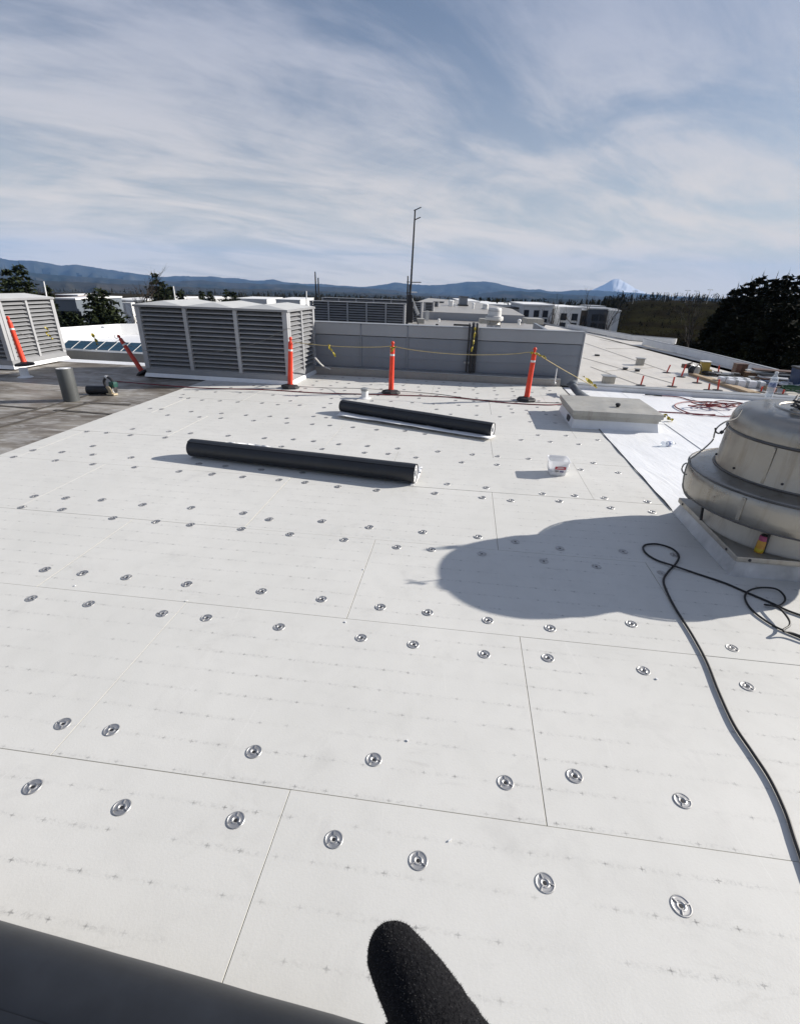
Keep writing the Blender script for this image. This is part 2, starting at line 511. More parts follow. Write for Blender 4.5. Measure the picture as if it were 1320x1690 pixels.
for r_ in rad[1:]:
    for i in range(NA):
        a = 2 * PI * i / NA
        x, y = r_ * math.sin(a), r_ * math.cos(a)
        gv.append((x, y, ground_z(x, y)))
for i in range(NA): gf.append((0, 1 + (i + 1) % NA, 1 + i))
for j in range(len(rad) - 2):
    for i in range(NA):
        k = (i + 1) % NA
        gf.append((1 + j * NA + i, 1 + j * NA + k, 1 + (j + 1) * NA + k, 1 + (j + 1) * NA + i))
mb = MB(); mb.add(gv, gf)
gm, nt, b = new_mat('winter_ground')
wp = worldpos(nt)
a1 = nnoise(nt, wp, 0.006, 6, 0.62, 0.6); a2 = nnoise(nt, wp, 0.045, 6, 0.65, 0.4)
base = nmix(nt, nrange(nt, a1, 0.38, 0.62), (0.026, 0.020, 0.013), (0.046, 0.035, 0.024))
base = nmix(nt, nmath(nt, 'MULTIPLY', nrange(nt, a2, 0.45, 0.62), 0.75), base, (0.020, 0.023, 0.010))
base = nmix(nt, nmath(nt, 'MULTIPLY', nrange(nt, nnoise(nt, wp, 0.13, 5, 0.7), 0.52, 0.68), 0.6), base, (0.014, 0.012, 0.008))
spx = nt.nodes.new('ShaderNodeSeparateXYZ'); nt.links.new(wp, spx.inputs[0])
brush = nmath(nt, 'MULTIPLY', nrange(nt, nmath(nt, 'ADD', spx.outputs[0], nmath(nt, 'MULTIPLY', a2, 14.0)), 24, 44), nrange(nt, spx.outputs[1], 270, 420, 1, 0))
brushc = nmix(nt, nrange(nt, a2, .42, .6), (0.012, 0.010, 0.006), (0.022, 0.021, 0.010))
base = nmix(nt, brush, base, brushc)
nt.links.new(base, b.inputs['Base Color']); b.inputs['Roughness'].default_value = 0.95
b.inputs['Specular IOR Level'].default_value = 0.0
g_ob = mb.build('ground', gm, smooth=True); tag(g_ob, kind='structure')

# ---- hills: ridges read off the skyline, each a body with its own depth
def forest_hill(name, c1, c2, c3, snow=False):
    mt, nt, b = new_mat(name)
    wp = worldpos(nt)
    n = nnoise(nt, wp, 0.0011, 8, 0.66, 0.5)
    n2 = nnoise(nt, wp, 0.006, 6, 0.7, 0.3)
    base = nmix(nt, nrange(nt, n, 0.40, 0.62), c1, c2)
    base = nmix(nt, nmath(nt, 'MULTIPLY', nrange(nt, n2, 0.50, 0.68), 0.5), base, c3)
    if snow:
        sp = nt.nodes.new('ShaderNodeSeparateXYZ'); nt.links.new(wp, sp.inputs[0])
        h = nmath(nt, 'ADD', sp.outputs[2], nmath(nt, 'MULTIPLY', nmath(nt, 'SUBTRACT', nnoise(nt, wp, 0.004, 8, 0.7, 0.6, (1, 1, 0.25)), 0.5), 420.0))
        base = nmix(nt, nrange(nt, h, -460, -250), base, (0.56, 0.58, 0.62))
    nt.links.new(base, b.inputs['Base Color']); b.inputs['Roughness'].default_value = 1.0
    b.inputs['Specular IOR Level'].default_value = 0.0
    return mt

def ridge(name, prof, D, mat, rough=0.36, front=0.62, foot=None, seed=0, n=640, ext=True):
    pts = sorted(prof)
    if ext: pts = [(-700, pts[0][1] + 3)] + pts + [(2100, pts[-1][1] + 12)]
    rows = 16
    vs = []; fs = []
    if foot is None: foot = -0.031 * D * front - 25
    for i in range(n + 1):
        px = pts[0][0] + (pts[-1][0] - pts[0][0]) * i / n
        for (x0, y0), (x1, y1) in zip(pts, pts[1:]):
            if x0 <= px <= x1:
                t = (px - x0) / (x1 - x0) if x1 > x0 else 0
                py = y0 + (y1 - y0) * (t * t * (3 - 2 * t) * 0.4 + t * 0.6); break
        py += 1.3 * noise.noise(Vector((px * 0.05, seed, 0))) + 0.8 * noise.noise(Vector((px * 0.16, seed, 4))) + 0.4 * noise.noise(Vector((px * 0.4, seed, 9)))
        d = ray(px, py); hd = math.hypot(d.x, d.y)
        ux, uy = d.x / hd, d.y / hd
        top = EYE + D * d.z / hd
        for j in range(rows + 1):
            t = j / (rows - 4)                                # 0 foot .. 1 ridge .. beyond: the far side
            if t <= 1:
                dist = D * (front + (1 - front) * t)
                prof_t = t ** 1.15
                z = foot + (top - foot) * prof_t
                amp = rough * (top - foot) * math.sin(PI * min(t, 1)) * 0.9
                z += amp * noise.fractal(Vector((px * 0.035, t * 3.0, seed * 7.3)), 0.8, 2.2, 5)
                z = min(z, EYE + dist * (d.z / hd) - 0.02 * (1 - t) * (top - foot)) if t < 1 else z
            else:
                dist = D * (1 + 0.35 * (t - 1) / (4 / (rows - 4)))
                z = top + (foot - top) * ((t - 1) / (4 / (rows - 4)))
            vs.append((ux * dist, uy * dist, z))
    for i in range(n):
        for j in range(rows):
            a = i * (rows + 1) + j
            fs.append((a, a + rows + 1, a + rows + 2, a + 1))
    mb = MB(); mb.add(vs, fs)
    o = mb.build(name, mat, smooth=True); tag(o, kind='structure')
    return o
hm1 = forest_hill('forested_hill', (0.022, 0.026, 0.022), (0.045, 0.046, 0.038), (0.065, 0.058, 0.048))
hm2 = forest_hill('wooded_foothill', (0.018, 0.023, 0.018), (0.048, 0.042, 0.032), (0.085, 0.070, 0.052))
hm3 = forest_hill('snow_peak', (0.06, 0.07, 0.09), (0.10, 0.11, 0.13), (0.16, 0.17, 0.2), snow=True)
far_prof = [(0, 425), (25, 430), (50, 429), (75, 433), (100, 438), (125, 436), (150, 440), (175, 444), (200, 448), (240, 453), (270, 457), (290, 455), (320, 456), (350, 456), (375, 458), (400, 460), (425, 463), (450, 461), (470, 465), (500, 468), (530, 468), (560, 471), (600, 473), (630, 470), (650, 466), (668, 467), (690, 470), (720, 470), (745, 468), (770, 465), (800, 464), (815, 466), (840, 472), (870, 477), (893, 478), (905, 480), (925, 481), (950, 478), (975, 478.5), (1000, 480), (1030, 481.5), (1060, 484), (1110, 488.5), (1200, 493), (1320, 494)]
ridge('far_hills', far_prof, 10500, hm1, seed=1)
ridge('mid_hills', [(0, 447), (40, 449), (90, 453), (130, 456), (180, 459), (230, 463), (290, 464), (330, 462), (380, 466), (430, 468), (480, 469), (540, 473), (610, 475), (700, 484), (775, 489), (790, 485), (805, 482), (830, 480), (862, 480), (890, 482), (930, 485), (980, 488), (1040, 490), (1320, 497)], 6200, hm2, seed=2)
ridge('near_foothills', [(0, 459), (80, 463), (150, 466), (230, 470), (300, 473), (380, 476), (450, 477), (520, 480), (600, 483), (700, 488), (800, 491), (1000, 494), (1320, 499)], 3600, hm2, seed=3, front=0.7)
ridge('snow_mountain', [(915, 500), (940, 490), (962, 482), (980, 477), (993, 471), (1003, 466), (1010, 462), (1017, 459.5), (1022, 460), (1029, 464.5), (1039, 470), (1049, 475), (1060, 480.5), (1072, 486), (1090, 494), (1105, 502)], 16000, hm3, rough=0.30, seed=5, n=150, ext=False, front=0.8)

# ---- air: one closed box of haze round everything
hz_bm = MB(); hz_bm.box((0, 0, 110), (36000, 36000, 1500))
hm, nt, b = new_mat('haze')
nt.nodes.remove(b)
pv = nt.nodes.new('ShaderNodeVolumePrincipled')
pv.inputs['Color'].default_value = (0.28, 0.53, 1.0, 1)
pv.inputs['Density'].default_value = 0.000045
nt.links.new(pv.outputs[0], nt.nodes['Material Output'].inputs['Volume'])
hz_o = hz_bm.build('haze', hm); tag(hz_o, kind='stuff')

# ---- the roof we stand on
OLD_Z = -0.03
roof = MB().poly([W(-40, -14), W(7.2, -14), W(9.2, 11.62), W(2.36, 12.32), W(-40, 12.9)], GZ - 0.5, -0.06).build('roof', M['wall_panel'])
tag(roof, kind='structure')
link('old_membrane', MB().poly([W(-40, -14), W(-5.70, -14), W(-5.70, 12.34), W(-40, 12.9)], -0.059, OLD_Z).mesh('old_membrane', M['old']), roof)

for pts_ in ([(-40, 700), (60, 676), (128, 657), (170, 645)], [(-40, 716), (70, 686), (165, 660)], [(90, 676.5), (140, 680), (183, 683.5)], [(-20, 668), (60, 674)], [(140, 664), (215, 668)]):
    q_ = smooth_path([at(x_, y_, OLD_Z + .004) for x_, y_ in pts_], 5)
    vs_ = []
    for i_, p_ in enumerate(q_):
        t_ = (q_[min(i_ + 1, len(q_) - 1)] - q_[max(0, i_ - 1)]).normalized()
        n_ = Vector((-t_.y, t_.x, 0)) * (.035 + .012 * math.sin(i_ * 1.9))
        vs_ += [p_ - n_, p_ + n_, p_ + n_ + Vector((0, 0, .006)), p_ - n_ + Vector((0, 0, .006))]
    f_ = []
    for i_ in range(len(q_) - 1):
        for k_ in range(4): f_.append((i_ * 4 + k_, i_ * 4 + (k_ + 1) % 4, i_ * 4 + 4 + (k_ + 1) % 4, i_ * 4 + 4 + k_))
    mb_ = MB(); mb_.add(vs_, f_)
    mb_.build('membrane_seam', M['old_seam'], roof)
# insulation boards, 8 ft long, in staggered rows with open joints
rows = [-2.36, -1.12, 0.14, 1.42, 2.705, 3.89, 5.245, 6.50, 7.75, 9.0, 10.25, 11.45, 12.22]
joint0 = [-0.2, 1.3, -0.64, 0.53, -0.67, 0.45, -0.80, 0.52, -0.51, 0.6, -0.62, 0.5]
LB = 2.39
EDGE_L, EDGE_R = -5.85, 2.395
def board_mesh(x0, x1, y0, y1):
    mb = MB()
    hx, hy = (x1 - x0) / 2, (y1 - y0) / 2
    e = 0.0016
    top = [(-hx + e, -hy + e, 0), (hx - e, -hy + e, 0), (hx - e, hy - e, 0), (-hx + e, hy - e, 0)]
    mid = [(-hx, -hy, -e * 0.7), (hx, -hy, -e * 0.7), (hx, hy, -e * 0.7), (-hx, hy, -e * 0.7)]
    bot = [(-hx, -hy, -0.05), (hx, -hy, -0.05), (hx, hy, -0.05), (-hx, hy, -0.05)]
    mb.add(top + mid + bot, [(0, 1, 2, 3)])
    mb.cur = 1
    for q in range(4):
        k = (q + 1) % 4
        mb.f.append((4 + q, 4 + k, k, q)); mb.mi.append(1)
        mb.f.append((8 + q, 8 + k, 4 + k, 4 + q)); mb.mi.append(1)
    return mb
rb = random.Random(3)
mesh_cache = {}
for ri in range(len(rows) - 1):
    y0, y1 = rows[ri], rows[ri + 1]
    right = EDGE_R if y0 > 3.5 else 5.6
    xs = [joint0[ri] + LB * k for k in range(-4, 5)]
    xs = [EDGE_L] + [x for x in xs if EDGE_L + 0.15 < x < right - 0.1] + [right]
    for x0, x1 in zip(xs, xs[1:]):
        segs = [(x0, x1, y0, y1)]
        if ri == 5 and x1 > EDGE_R - 0.01:      # row cut round the fan curb
            segs = [(x0, min(x1, 2.372), y0, y1)] if x0 < 2.3 else []
        for (a0, a1, b0, b1) in segs:
            g = 0.0006 + rb.random() * 0.0009
            key = (round(a1 - a0, 2), round(b1 - b0, 2))
            if key not in mesh_cache:
                mesh_cache[key] = board_mesh(-(a1 - a0) / 2 + g, (a1 - a0) / 2 - g, -(b1 - b0) / 2 + g, (b1 - b0) / 2 - g).mesh('insulation_board', [M['board'], M['board_edge']])
            p = W((a0 + a1) / 2 + rb.uniform(-.0006, .0006), (b0 + b1) / 2)
            o = link('insulation_board', mesh_cache[key], roof, (p.x, p.y, rb.uniform(-0.003, 0.0)), TH + rb.uniform(-.0003, .0003))
# new white membrane right of the boards
def sheet(bx0, bx1, by0, by1, z, name='membrane_sheet', mat=None, nx=8, ny=14, amp=0.0025):
    vs = []; fs = []
    for i in range(nx + 1):
        for j in range(ny + 1):
            x = bx0 + (bx1 - bx0) * i / nx; y = by0 + (by1 - by0) * j / ny
            p = W(x, y)
            zz = z + amp * (0.5 + 0.5 * noise.noise(Vector((p.x * 1.3, p.y * 0.8, bx0)))) 
            vs.append((p.x, p.y, zz))
    for i in range(nx):
        for j in range(ny):
            a = i * (ny + 1) + j
            fs.append((a, a + ny + 1, a + ny + 2, a + 1))
    n = len(vs)
    mb = MB(); mb.add(vs, fs)
    o = mb.build(name, mat or M['tpo'], roof, smooth=False)
    md = o.modifiers.new('thick', 'SOLIDIFY'); md.thickness = 0.002; md.offset = 1
    return o
link('cover_board', MB().poly([W(EDGE_R + .012, 5.05), W(7.3, 5.05), W(9.0, 11.6), W(2.41, 12.2)], -0.058, -0.004).mesh('cover_board', M['board_edge']), roof)
sheet(2.375, 3.72, 5.06, 9.06, 0.0005)
sheet(2.42, 3.70, 9.00, 12.10, 0.004)
sheet(3.66, 5.15, 5.06, 11.80, 0.007)
sheet(5.08, 8.3, 5.06, 11.60, 0.0105)
# dark lap line lying along the open edge of the sheet
edge_pts = [W(2.372 + 0.004 * math.sin(k * 2.1), 5.1 + k * 0.25, 0.006 + 0.003 * math.sin(k * 1.7)) for k in range(16)]
e_ob = MB().tube(edge_pts, [0.004 + 0.004 * abs(math.sin(k * 1.3)) for k in range(16)], 5).build('lap_edge', M['steel_dark'], roof)

# ---- fastener plates: pressed steel discs, black disc painted in for the dark centre hole
def plate_mesh():
    mb = MB()
    prof = [(0.0395, 0.0), (0.0396, 0.0016), (0.0378, 0.0034), (0.0352, 0.0036), (0.0328, 0.0014), (0.0290, 0.0010), (0.0205, 0.0012), (0.0180, 0.0034), (0.0150, 0.0036), (0.0122, 0.0012), (0.0090, -0.0012)]
    mb.lathe(prof, 24, caps=False)
    for k in range(3):
        a = k * 2 * PI / 3 + 0.4
        c = Vector((math.cos(a) * 0.0245, math.sin(a) * 0.0245, 0.0026))
        mb.bbox(c, (0.019, 0.0050, 0.0052), 0.0016, a)
    mb.cur = 1
    mb.lathe([(0.0095, -0.0008), (0.0085, 0.0004), (0.0040, 0.0006)], 12)
    return mb.mesh('fastener_plate', [M['plate'], M['black_rubber']], smooth=True)
pm = plate_mesh()
pts_px = [(54,1299),(201,1333),(389,1354),(551,1386),(690,1421),(899,1458),(1124,1496),
(104,1195),(184,1205),(419,1241),(617,1254),(834,1292),(948,1281),(1126,1322),
(52,988),(147,997),(268,1013),(341,1020),(461,1035),(596,1053),(682,1064),(799,1080),(904,1086),(1062,1107),(1233,1133),
(75,940),(137,946),(209,953),(309,964),(432,976),(531,989),(628,1002),(706,1011),(805,1024),(908,1037),(1042,1030),(1208,1070),
(57,819),(109,822),(169,825),(236,833),(316,838),(402,847),(37,837),(103,841),(187,855),(258,861),(315,866),(399,873),(350,783),(401,787),
(461,792),(504,796),(558,803),(622,809),(445,857),(532,860),(479,882),(568,891),(610,870),(655,903),(712,907),(698,878),(789,886),(795,914),(850,894),(738,799),(802,805),(718,814),(796,821),(843,826),
(895,815),(948,818),(997,822),(1068,828),(923,827),(1008,838),(1076,845),(924,905),(1028,910),(897,926),(984,935),(1092,946),(1113,916),
(296,778),(351,782),(328,765),(372,769),(431,775),(499,780),(279,712),(315,715),(377,719),(273,722),(437,723),(485,725),(518,728),(560,733),(607,736),(657,740),(465,737),(532,741),(602,747),(641,749),(687,755),(723,745),(762,763),(780,750),(821,753),(820,767),
(330,688),(365,690),(419,694),(474,698),(516,700),(545,702),(583,705),(622,709),(669,711),(702,716),(277,685),(316,679),(366,682),(407,685),(446,687),(474,690),(518,687),(539,689),
(23,754),(55,743),(92,760),(103,746),(154,736),(154,750),(154,766),(144,712),(177,714),(216,718),(219,708),(217,755),(223,771),(248,674),(267,675),(302,651),(299,656),(311,657),
(860,726),(888,718),(908,729),(934,719),(955,733),(986,726),(872,757),(979,764),(958,775),(1020,780),(875,696),(916,698),(840,670),(869,677),(844,675),(846,681),(873,683),(901,684),(887,672),(897,679),(916,685)]
rp = random.Random(11)
placed = []
for (px, py) in pts_px:
    p = at(px, py); placed.append(p)
# the far rows: regular double lines either side of every joint
for by in [8.85, 9.15, 9.62, 10.1, 10.4, 10.85, 11.3, 11.6, 12.0]:
    for bx in [x * 0.41 - 5.4 for x in range(19)]:
        p = W(bx + rp.uniform(-.07, .07), by + rp.uniform(-.05, .05))
        q = proj(p)
        if q[0] < 290 or q[1] > 693: continue
        if p.y > 10.95 and p.x < -2.3: continue                 # under the louvred house
        if by < 10.3 and any((p - o_).length < 0.32 for o_ in placed): continue
        placed.append(p)
placed.sort(key=lambda q: q.length)
for p in placed[:300]:
    link('fastener_plate', pm, roof, (p.x, p.y, -0.0005), rp.uniform(0, 6.28))

# scraps lying on the boards: chips and short score lines
ch = MB()
for (px, py) in [(308, 992), (124, 967), (570, 1027), (1083, 1121), (672, 1223), (742, 1388), (205, 841), (600, 940), (1008, 880), (360, 645)]:
    p = at(px, py)
    a = rp.uniform(0, 6)
    ch.bbox((p.x, p.y, 0.003), (rp.uniform(.008, .02), rp.uniform(.005, .011), 0.005), 0.0015, a)
tag(ch.build('scraps', M['white_flash'], loc=(0, 0, 0)), kind='stuff')

# ---- kerbs at the back of the roof
def strip(name, label, pts, w, z0, z1, mat, cap_mat=None, cap=0.02, over=0.03, cat='parapet'):
    root = thing(name, label, cat, (pts[0][0], pts[0][1], 0))
    o0 = Vector((pts[0][0], pts[0][1], 0))
    for a, b_ in zip(pts, pts[1:]):
        a = Vector((a[0], a[1], 0)); b2 = Vector((b_[0], b_[1], 0))
        d = (b2 - a); L = d.length; an = math.atan2(d.y, d.x)
        nrm = Vector((-d.y, d.x, 0)).normalized()
        c = (a + b2) / 2 + nrm * (w / 2) - o0
        MB().box((c.x, c.y, (z0 + z1) / 2), (L, w, z1 - z0), an).build('kerb_face', mat, root)
        n = max(1, round(L / 3.0))
        for k in range(n):
            cc = a + d * ((k + .5) / n) + nrm * (w / 2) - o0
            MB().bbox((cc.x, cc.y, z1 + cap / 2 + 0.001), (L / n - 0.006, w + over, cap), 0.004, an).build('coping_piece', cap_mat or M['coping'], root)
    return root
KB = [W(-4.6, 12.45), W(2.36, 12.24)]
strip('kerb', 'low metal capped roof kerb in front of the grey panelled wall', KB, 0.20, -0.059, 0.15, M['grey_roof'])
strip('kerb', 'low grey capped kerb behind the bright white new membrane', [W(2.62, 12.02), W(5.0, 11.80), W(9.3, 11.50)], 0.24, -0.059, 0.10, M['white_flash'])
strip('kerb', 'low kerb between the two louvred houses in front of the solar panels', [W(-14.5, 13.15), W(-8.9, 13.0), W(-6.2, 12.85)], 0.3, -0.059, 0.16, M['grey_roof'])

# ---- grey wall of vertical metal panels behind the kerb
wx = [-4.7] + [toB(aty(px_, 585, 12.4))[0] for px_ in (500, 591, 670, 778)] + [2.80]
WY = 12.56
wall = thing('panel_wall', 'long grey metal panel wall across the back of the white roof', 'wall', W(-4.7, WY))
wroot = W(-4.7, WY)
for x0, x1 in zip(wx, wx[1:]):
    for (z0, z1, mt, pr) in ((0.17 - 0.2, 0.93, M['wall_panel'], 0.0), (0.945, 1.21, M['wall_band'], 0.018)):
        c = W((x0 + x1) / 2, WY + 0.06 - pr) - wroot
        mb = MB().bbox((c.x, c.y, (z0 + z1) / 2), (x1 - x0 - 0.03, 0.12, z1 - z0), 0.006, TH)
        if pr == 0:
            for k in range(3):                                  # shallow rolled ribs
                cc = W((x0 + x1) / 2, WY - 0.002) - wroot
                mb.bbox((cc.x, cc.y, 0.2 + k * 0.235), (x1 - x0 - 0.06, 0.012, 0.022), 0.005, TH)
        mb.build('wall_panel' if pr == 0 else 'parapet_panel', mt, wall)
cb = W((wx[0] + wx[-1]) / 2, WY + 0.16) - wroot
MB().box((cb.x, cb.y, 0.55), (wx[-1] - wx[0] - .02, 0.1, 1.28), TH).build('backing', M['steel_dark'], wall)
cb = W((wx[0] + wx[-1]) / 2, WY + 0.1) - wroot
MB().bbox((cb.x, cb.y, 1.222), (wx[-1] - wx[0], 0.27, 0.02), 0.005, TH).build('cap_flashing', M['wall_band'], wall)
for x in wx[1:-1]:
    c = W(x, WY - 0.012) - wroot
    MB().bbox((c.x, c.y, 0.55), (0.035, 0.03, 1.28), 0.006, TH).build('joint_cover', M['steel_dark'] if x == wx[4] else M['wall_panel'], wall)
cb = W(wx[-1] - 0.005, WY + 0.1) - wroot
MB().bbox((cb.x, cb.y, 0.55), (0.03, 0.28, 1.30), 0.006, TH).build('corner_trim', M['wall_band'], wall)
# side of the wall running back
cb = W(wx[-1] - 0.06, WY + 4.5) - wroot
MB().box((cb.x, cb.y, 0.4), (0.1, 8.6, 0.9), TH).build('return_wall', M['wall_panel'], wall)

# ================================================================== THINGS ON THE ROOF
# ---- louvred penthouses
blade_cache = {}
def louvre_house(name, label, loc, rz, nf, ns, bw, sw, H, nb, group, mat=None, base=0.12, roofs=True, flash=True):
    """origin: the front right bottom corner; front runs to -x, side runs to +y"""
    mat = mat or M['paint_grey']
    t = thing(name, label, 'louvred house', loc, rz, group)
    Wd, Dp = nf * bw, ns * sw
    post = 0.085
    if flash:
        fl = MB()
        fl.add([(-Wd - .045, -.045, 0.0), (.045, -.045, 0.0), (.045, Dp + .045, 0.0), (-Wd - .045, Dp + .045, 0.0),
                (-Wd - .012, -.012, base - .035), (.012, -.012, base - .035), (.012, Dp + .012, base - .035), (-Wd - .012, Dp + .012, base - .035)],
               [(0, 1, 5, 4), (1, 2, 6, 5), (2, 3, 7, 6), (3, 0, 4, 7)])
        fl.build('base_flashing', M['white_flash'], t)
    MB().bbox((-Wd / 2, Dp / 2, base / 2 + .035), (Wd, Dp, base + .07), 0.008).build('base', mat, t)
    zb, zt = base + .07, H - .05
    MB().box((-Wd / 2, Dp / 2, (zb + zt) / 2), (Wd - .34, Dp - .34, zt - zb - .02)).build('dark_infill', M['dark_void'], t)  # solid near-black box stands in for the shade inside the house
    for i in range(nf + 1):
        x = -i * bw
        wdt = post if 0 < i < nf else post * 1.3
        off = 0 if 0 < i < nf else (-wdt / 2 if i == 0 else wdt / 2)
        MB().bbox((x + off, 0.036, (zb + zt) / 2), (wdt, .09, zt - zb - .002), 0.006).build('post', M['paint_post'], t)
    for i in range(1, ns + 1):
        y = i * sw
        wdt = post * 0.8 if i < ns else post * 1.3
        off = 0 if i < ns else -wdt / 2
        MB().bbox((-0.036, y + off, (zb + zt) / 2), (.09, wdt, zt - zb - .002), 0.006).build('post', M['paint_post'], t)
    MB().bbox((-0.0475, 0.143, (zb + zt) / 2), (.095, .09, zt - zb - .004), 0.006).build('post', M['paint_post'], t)
    MB().box((-Wd + .02, Dp / 2, (zb + zt) / 2), (.03, Dp - .22, zt - zb - .01)).build('end_panel', mat, t)
    MB().box((-Wd / 2, Dp - .02, (zb + zt) / 2), (Wd - .24, .03, zt - zb - .01)).build('back_panel', mat, t)
    pitch = (zt - zb) / nb
    def blade(L, key):
        k = (round(L, 3), round(pitch, 4))
        if k not in blade_cache:
            mb = MB()
            dz, dy = pitch * 0.55, 0.10
            # profile: bottom lip at the front, rising inwards, small drip edge
            pr = [(0.0, -.016), (0.0, 0.006), (0.006, 0.008), (dy, dz), (dy, dz - .006), (0.006, 0.0)]
            n = len(pr)
            vs = [(-L / 2, y, z) for y, z in pr] + [(L / 2, y, z) for y, z in pr]
            mb.add(vs, [tuple(range(n)), tuple(range(2 * n - 1, n - 1, -1))] + [(i, n + i, n + (i + 1) % n, (i + 1) % n) for i in range(n)])
            blade_cache[k] = mb.mesh('louver_blade', mat)
        return blade_cache[k]
    for i in range(nf):
        me = blade(bw - post - .004, 'f')
        for k in range(nb):
            link('louver_blade', me, t, (-(i + .5) * bw, 0.004, zb + .018 + k * pitch))
    for i in range(ns):
        L = sw - post - .01 - (0.09 if i == 0 else 0)
        me = blade(L, 's')
        for k in range(nb):
            link('louver_blade', me, t, (-0.004, (i + .5) * sw + (0.045 if i == 0 else 0), zb + .018 + k * pitch), PI / 2)
    # roof: one low ridged panel per bay with a drip edge
    MB().bbox((-Wd / 2, Dp / 2, zt + .022), (Wd + .06, Dp + .06, .044), 0.008).build('roof_edge', mat, t)
    if roofs:
        for i in range(nf):
            x0, x1 = -(i + 1) * bw - .028 * (i == nf - 1) + .003, -i * bw + .028 * (i == 0) - .003
            xm = (x0 + x1) / 2
            z0, z1 = zt + .0455, zt + .135
            y0, y1 = -.034, Dp + .034
            mb = MB()
            mb.add([(x0, y0, z0), (x1, y0, z0), (x1, y1, z0), (x0, y1, z0), (xm, y0 + .25, z1), (xm, y1 - .25, z1)],
                   [(0, 1, 4), (1, 2, 5, 4), (2, 3, 5), (3, 0, 4, 5), (0, 3, 2, 1)])
            mb.build('roof_panel', M['paint_light'], t)
    return t
GL = 'louvred ventilation houses on the roofs'
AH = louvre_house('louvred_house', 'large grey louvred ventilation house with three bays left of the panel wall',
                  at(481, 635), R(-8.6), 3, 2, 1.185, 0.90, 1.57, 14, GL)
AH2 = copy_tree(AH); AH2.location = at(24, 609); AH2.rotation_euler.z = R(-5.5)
AH2['label'] = 'pale sunlit louvred ventilation house cut off by the left edge, behind the leaning marker post'
# louvred houses far beyond the panel wall
RZ = -0.25
def far_house(px, py, Y, nf, ns, bw, sw, H, nb, label, rz=-8.0):
    p = aty(px, py, Y)
    return louvre_house('louvred_house', label, (p.x, p.y, p.z - H), R(rz), nf, ns, bw, sw, H, nb, GL, base=.1, roofs=False, flash=False)
far_house(669, 501, 31, 5, 1, 1.17, 0.6, 1.75, 11, 'long dark louvred house with five bays just over the panel wall')
far_house(675, 495, 38, 5, 1, 1.3, 0.6, 1.7, 10, 'louvred house whose roof shows behind the long five bay one')
far_house(697, 498, 36, 1, 1, 0.75, 0.45, 1.65, 10, 'narrow louvred house right of the tall antenna mast')
far_house(716, 498.5, 40, 1, 1, 0.78, 0.25, 1.2, 9, 'small square louvred house between the narrow one and the next to the right', -9)
far_house(724, 497, 48, 1, 1, 0.5, 0.25, 1.4, 8, 'thin louvred house third in the row right of the antenna mast', -9)
far_house(733, 497, 58, 1, 1, 0.62, 0.25, 1.4, 8, 'farthest and palest louvred house of the row right of the antenna mast', -9)

# ---- traffic delineator posts
def delineator(label, loc, lean=(0, 0), mat=None, H=1.07, base_r=0.2, spin=0):
    t = thing('marker_post', label, 'marker post', loc, spin, 'orange marker posts holding the warning line')
    t.rotation_euler = (lean[0], lean[1], spin)
    n = 8
    pr = [(base_r, 0.0), (base_r, 0.035), (base_r * 0.9, 0.055), (0.085, 0.075), (0.07, 0.085)]
    MB().lathe(pr, 8).build('base', M['black_rubber'], t)
    mt = mat or M['orange']
    mb = MB().lathe([(0.060, 0.08), (0.056, 0.10), (0.050, 0.5), (0.045, 0.92), (0.043, 0.95), (0.035, 0.97), (0.024, 0.975)], 20)
    mb.build('tube', mt, t, smooth=True)
    for z in (0.70, 0.82):
        ra = 0.0525 - 0.011 * (z - .3)
        MB().lathe([(ra - .004, z - .045), (ra, z - .043), (ra - .0012, z + .043), (ra - .004, z + .045)], 20).build('reflective_band', M['reflect'], t, smooth=True)
    # moulded grip on top: stem, collar and knob
    gp = MB().lathe([(0.022, 0.974), (0.021, 1.0), (0.034, 1.012), (0.036, 1.035), (0.028, 1.055), (0.012, 1.065)], 14)
    gp.build('grip', mt, t, smooth=True)
    return t
C1 = delineator('orange marker post with white bands at the right corner of the large louvred house', at(479, 640), (R(-1), R(4)))
C2 = delineator('upright orange marker post in the middle of the roof before the panel wall', at(645, 649), (0, R(1)), H=1.12)
C3 = delineator('orange marker post nearest the roof hatch, tied with yellow tape', at(868, 661), (0, R(2)))
C4 = delineator('scuffed orange marker post leaning far over at the left end of the large louvred house', at(238, 618, OLD_Z), (R(-12), R(-33)), M['dull_orange'])
pc5 = at(40, 603, 0.19)
C5 = delineator('orange marker post on a black base before the pale louvred house at far left', pc5 + Vector((0.02, 0, 0)), (0, R(-4)))
bpy.context.view_layer.update()
def top_of(t, z=0.99): return t.matrix_world @ Vector((0, 0, z))
# wire loop on the leaning post
lp = [Vector((0.05 * math.cos(a) - 0.05, 0, 1.06 + 0.05 * math.sin(a))) for a in [k * 2 * PI / 14 for k in range(14)]]
MB().tube(lp, 0.006, 6, closed=True).build('wire_loop', M['coping'], C4)

# small roof vent that carries the far-left post
def vent_stub(label, loc, r_, h, cap=None):
    t = thing('roof_vent', label, 'vent pipe', loc, 0)
    MB().lathe([(r_ * 1.9, 0.0), (r_ * 1.7, 0.012), (r_ * 1.12, 0.03), (r_ * 1.02, 0.05), (r_, h)], 18).build('boot', M['pvc_white'], t, smooth=True)
    if cap:
        MB().lathe([(r_ * .8, h + .001), (r_ * 1.2, h + .012), (r_ * 1.2, h + .05), (r_ * .7, h + .06)], 14).build('cap', cap, t, smooth=True)
    return t
vent_stub('short white vent pipe standing under the far left marker post', at(42, 622, OLD_Z), 0.085, 0.20)
vent_stub('small white vent boot with grey cap beside the middle marker post', at(602, 657), 0.07, 0.15, M['coping'])

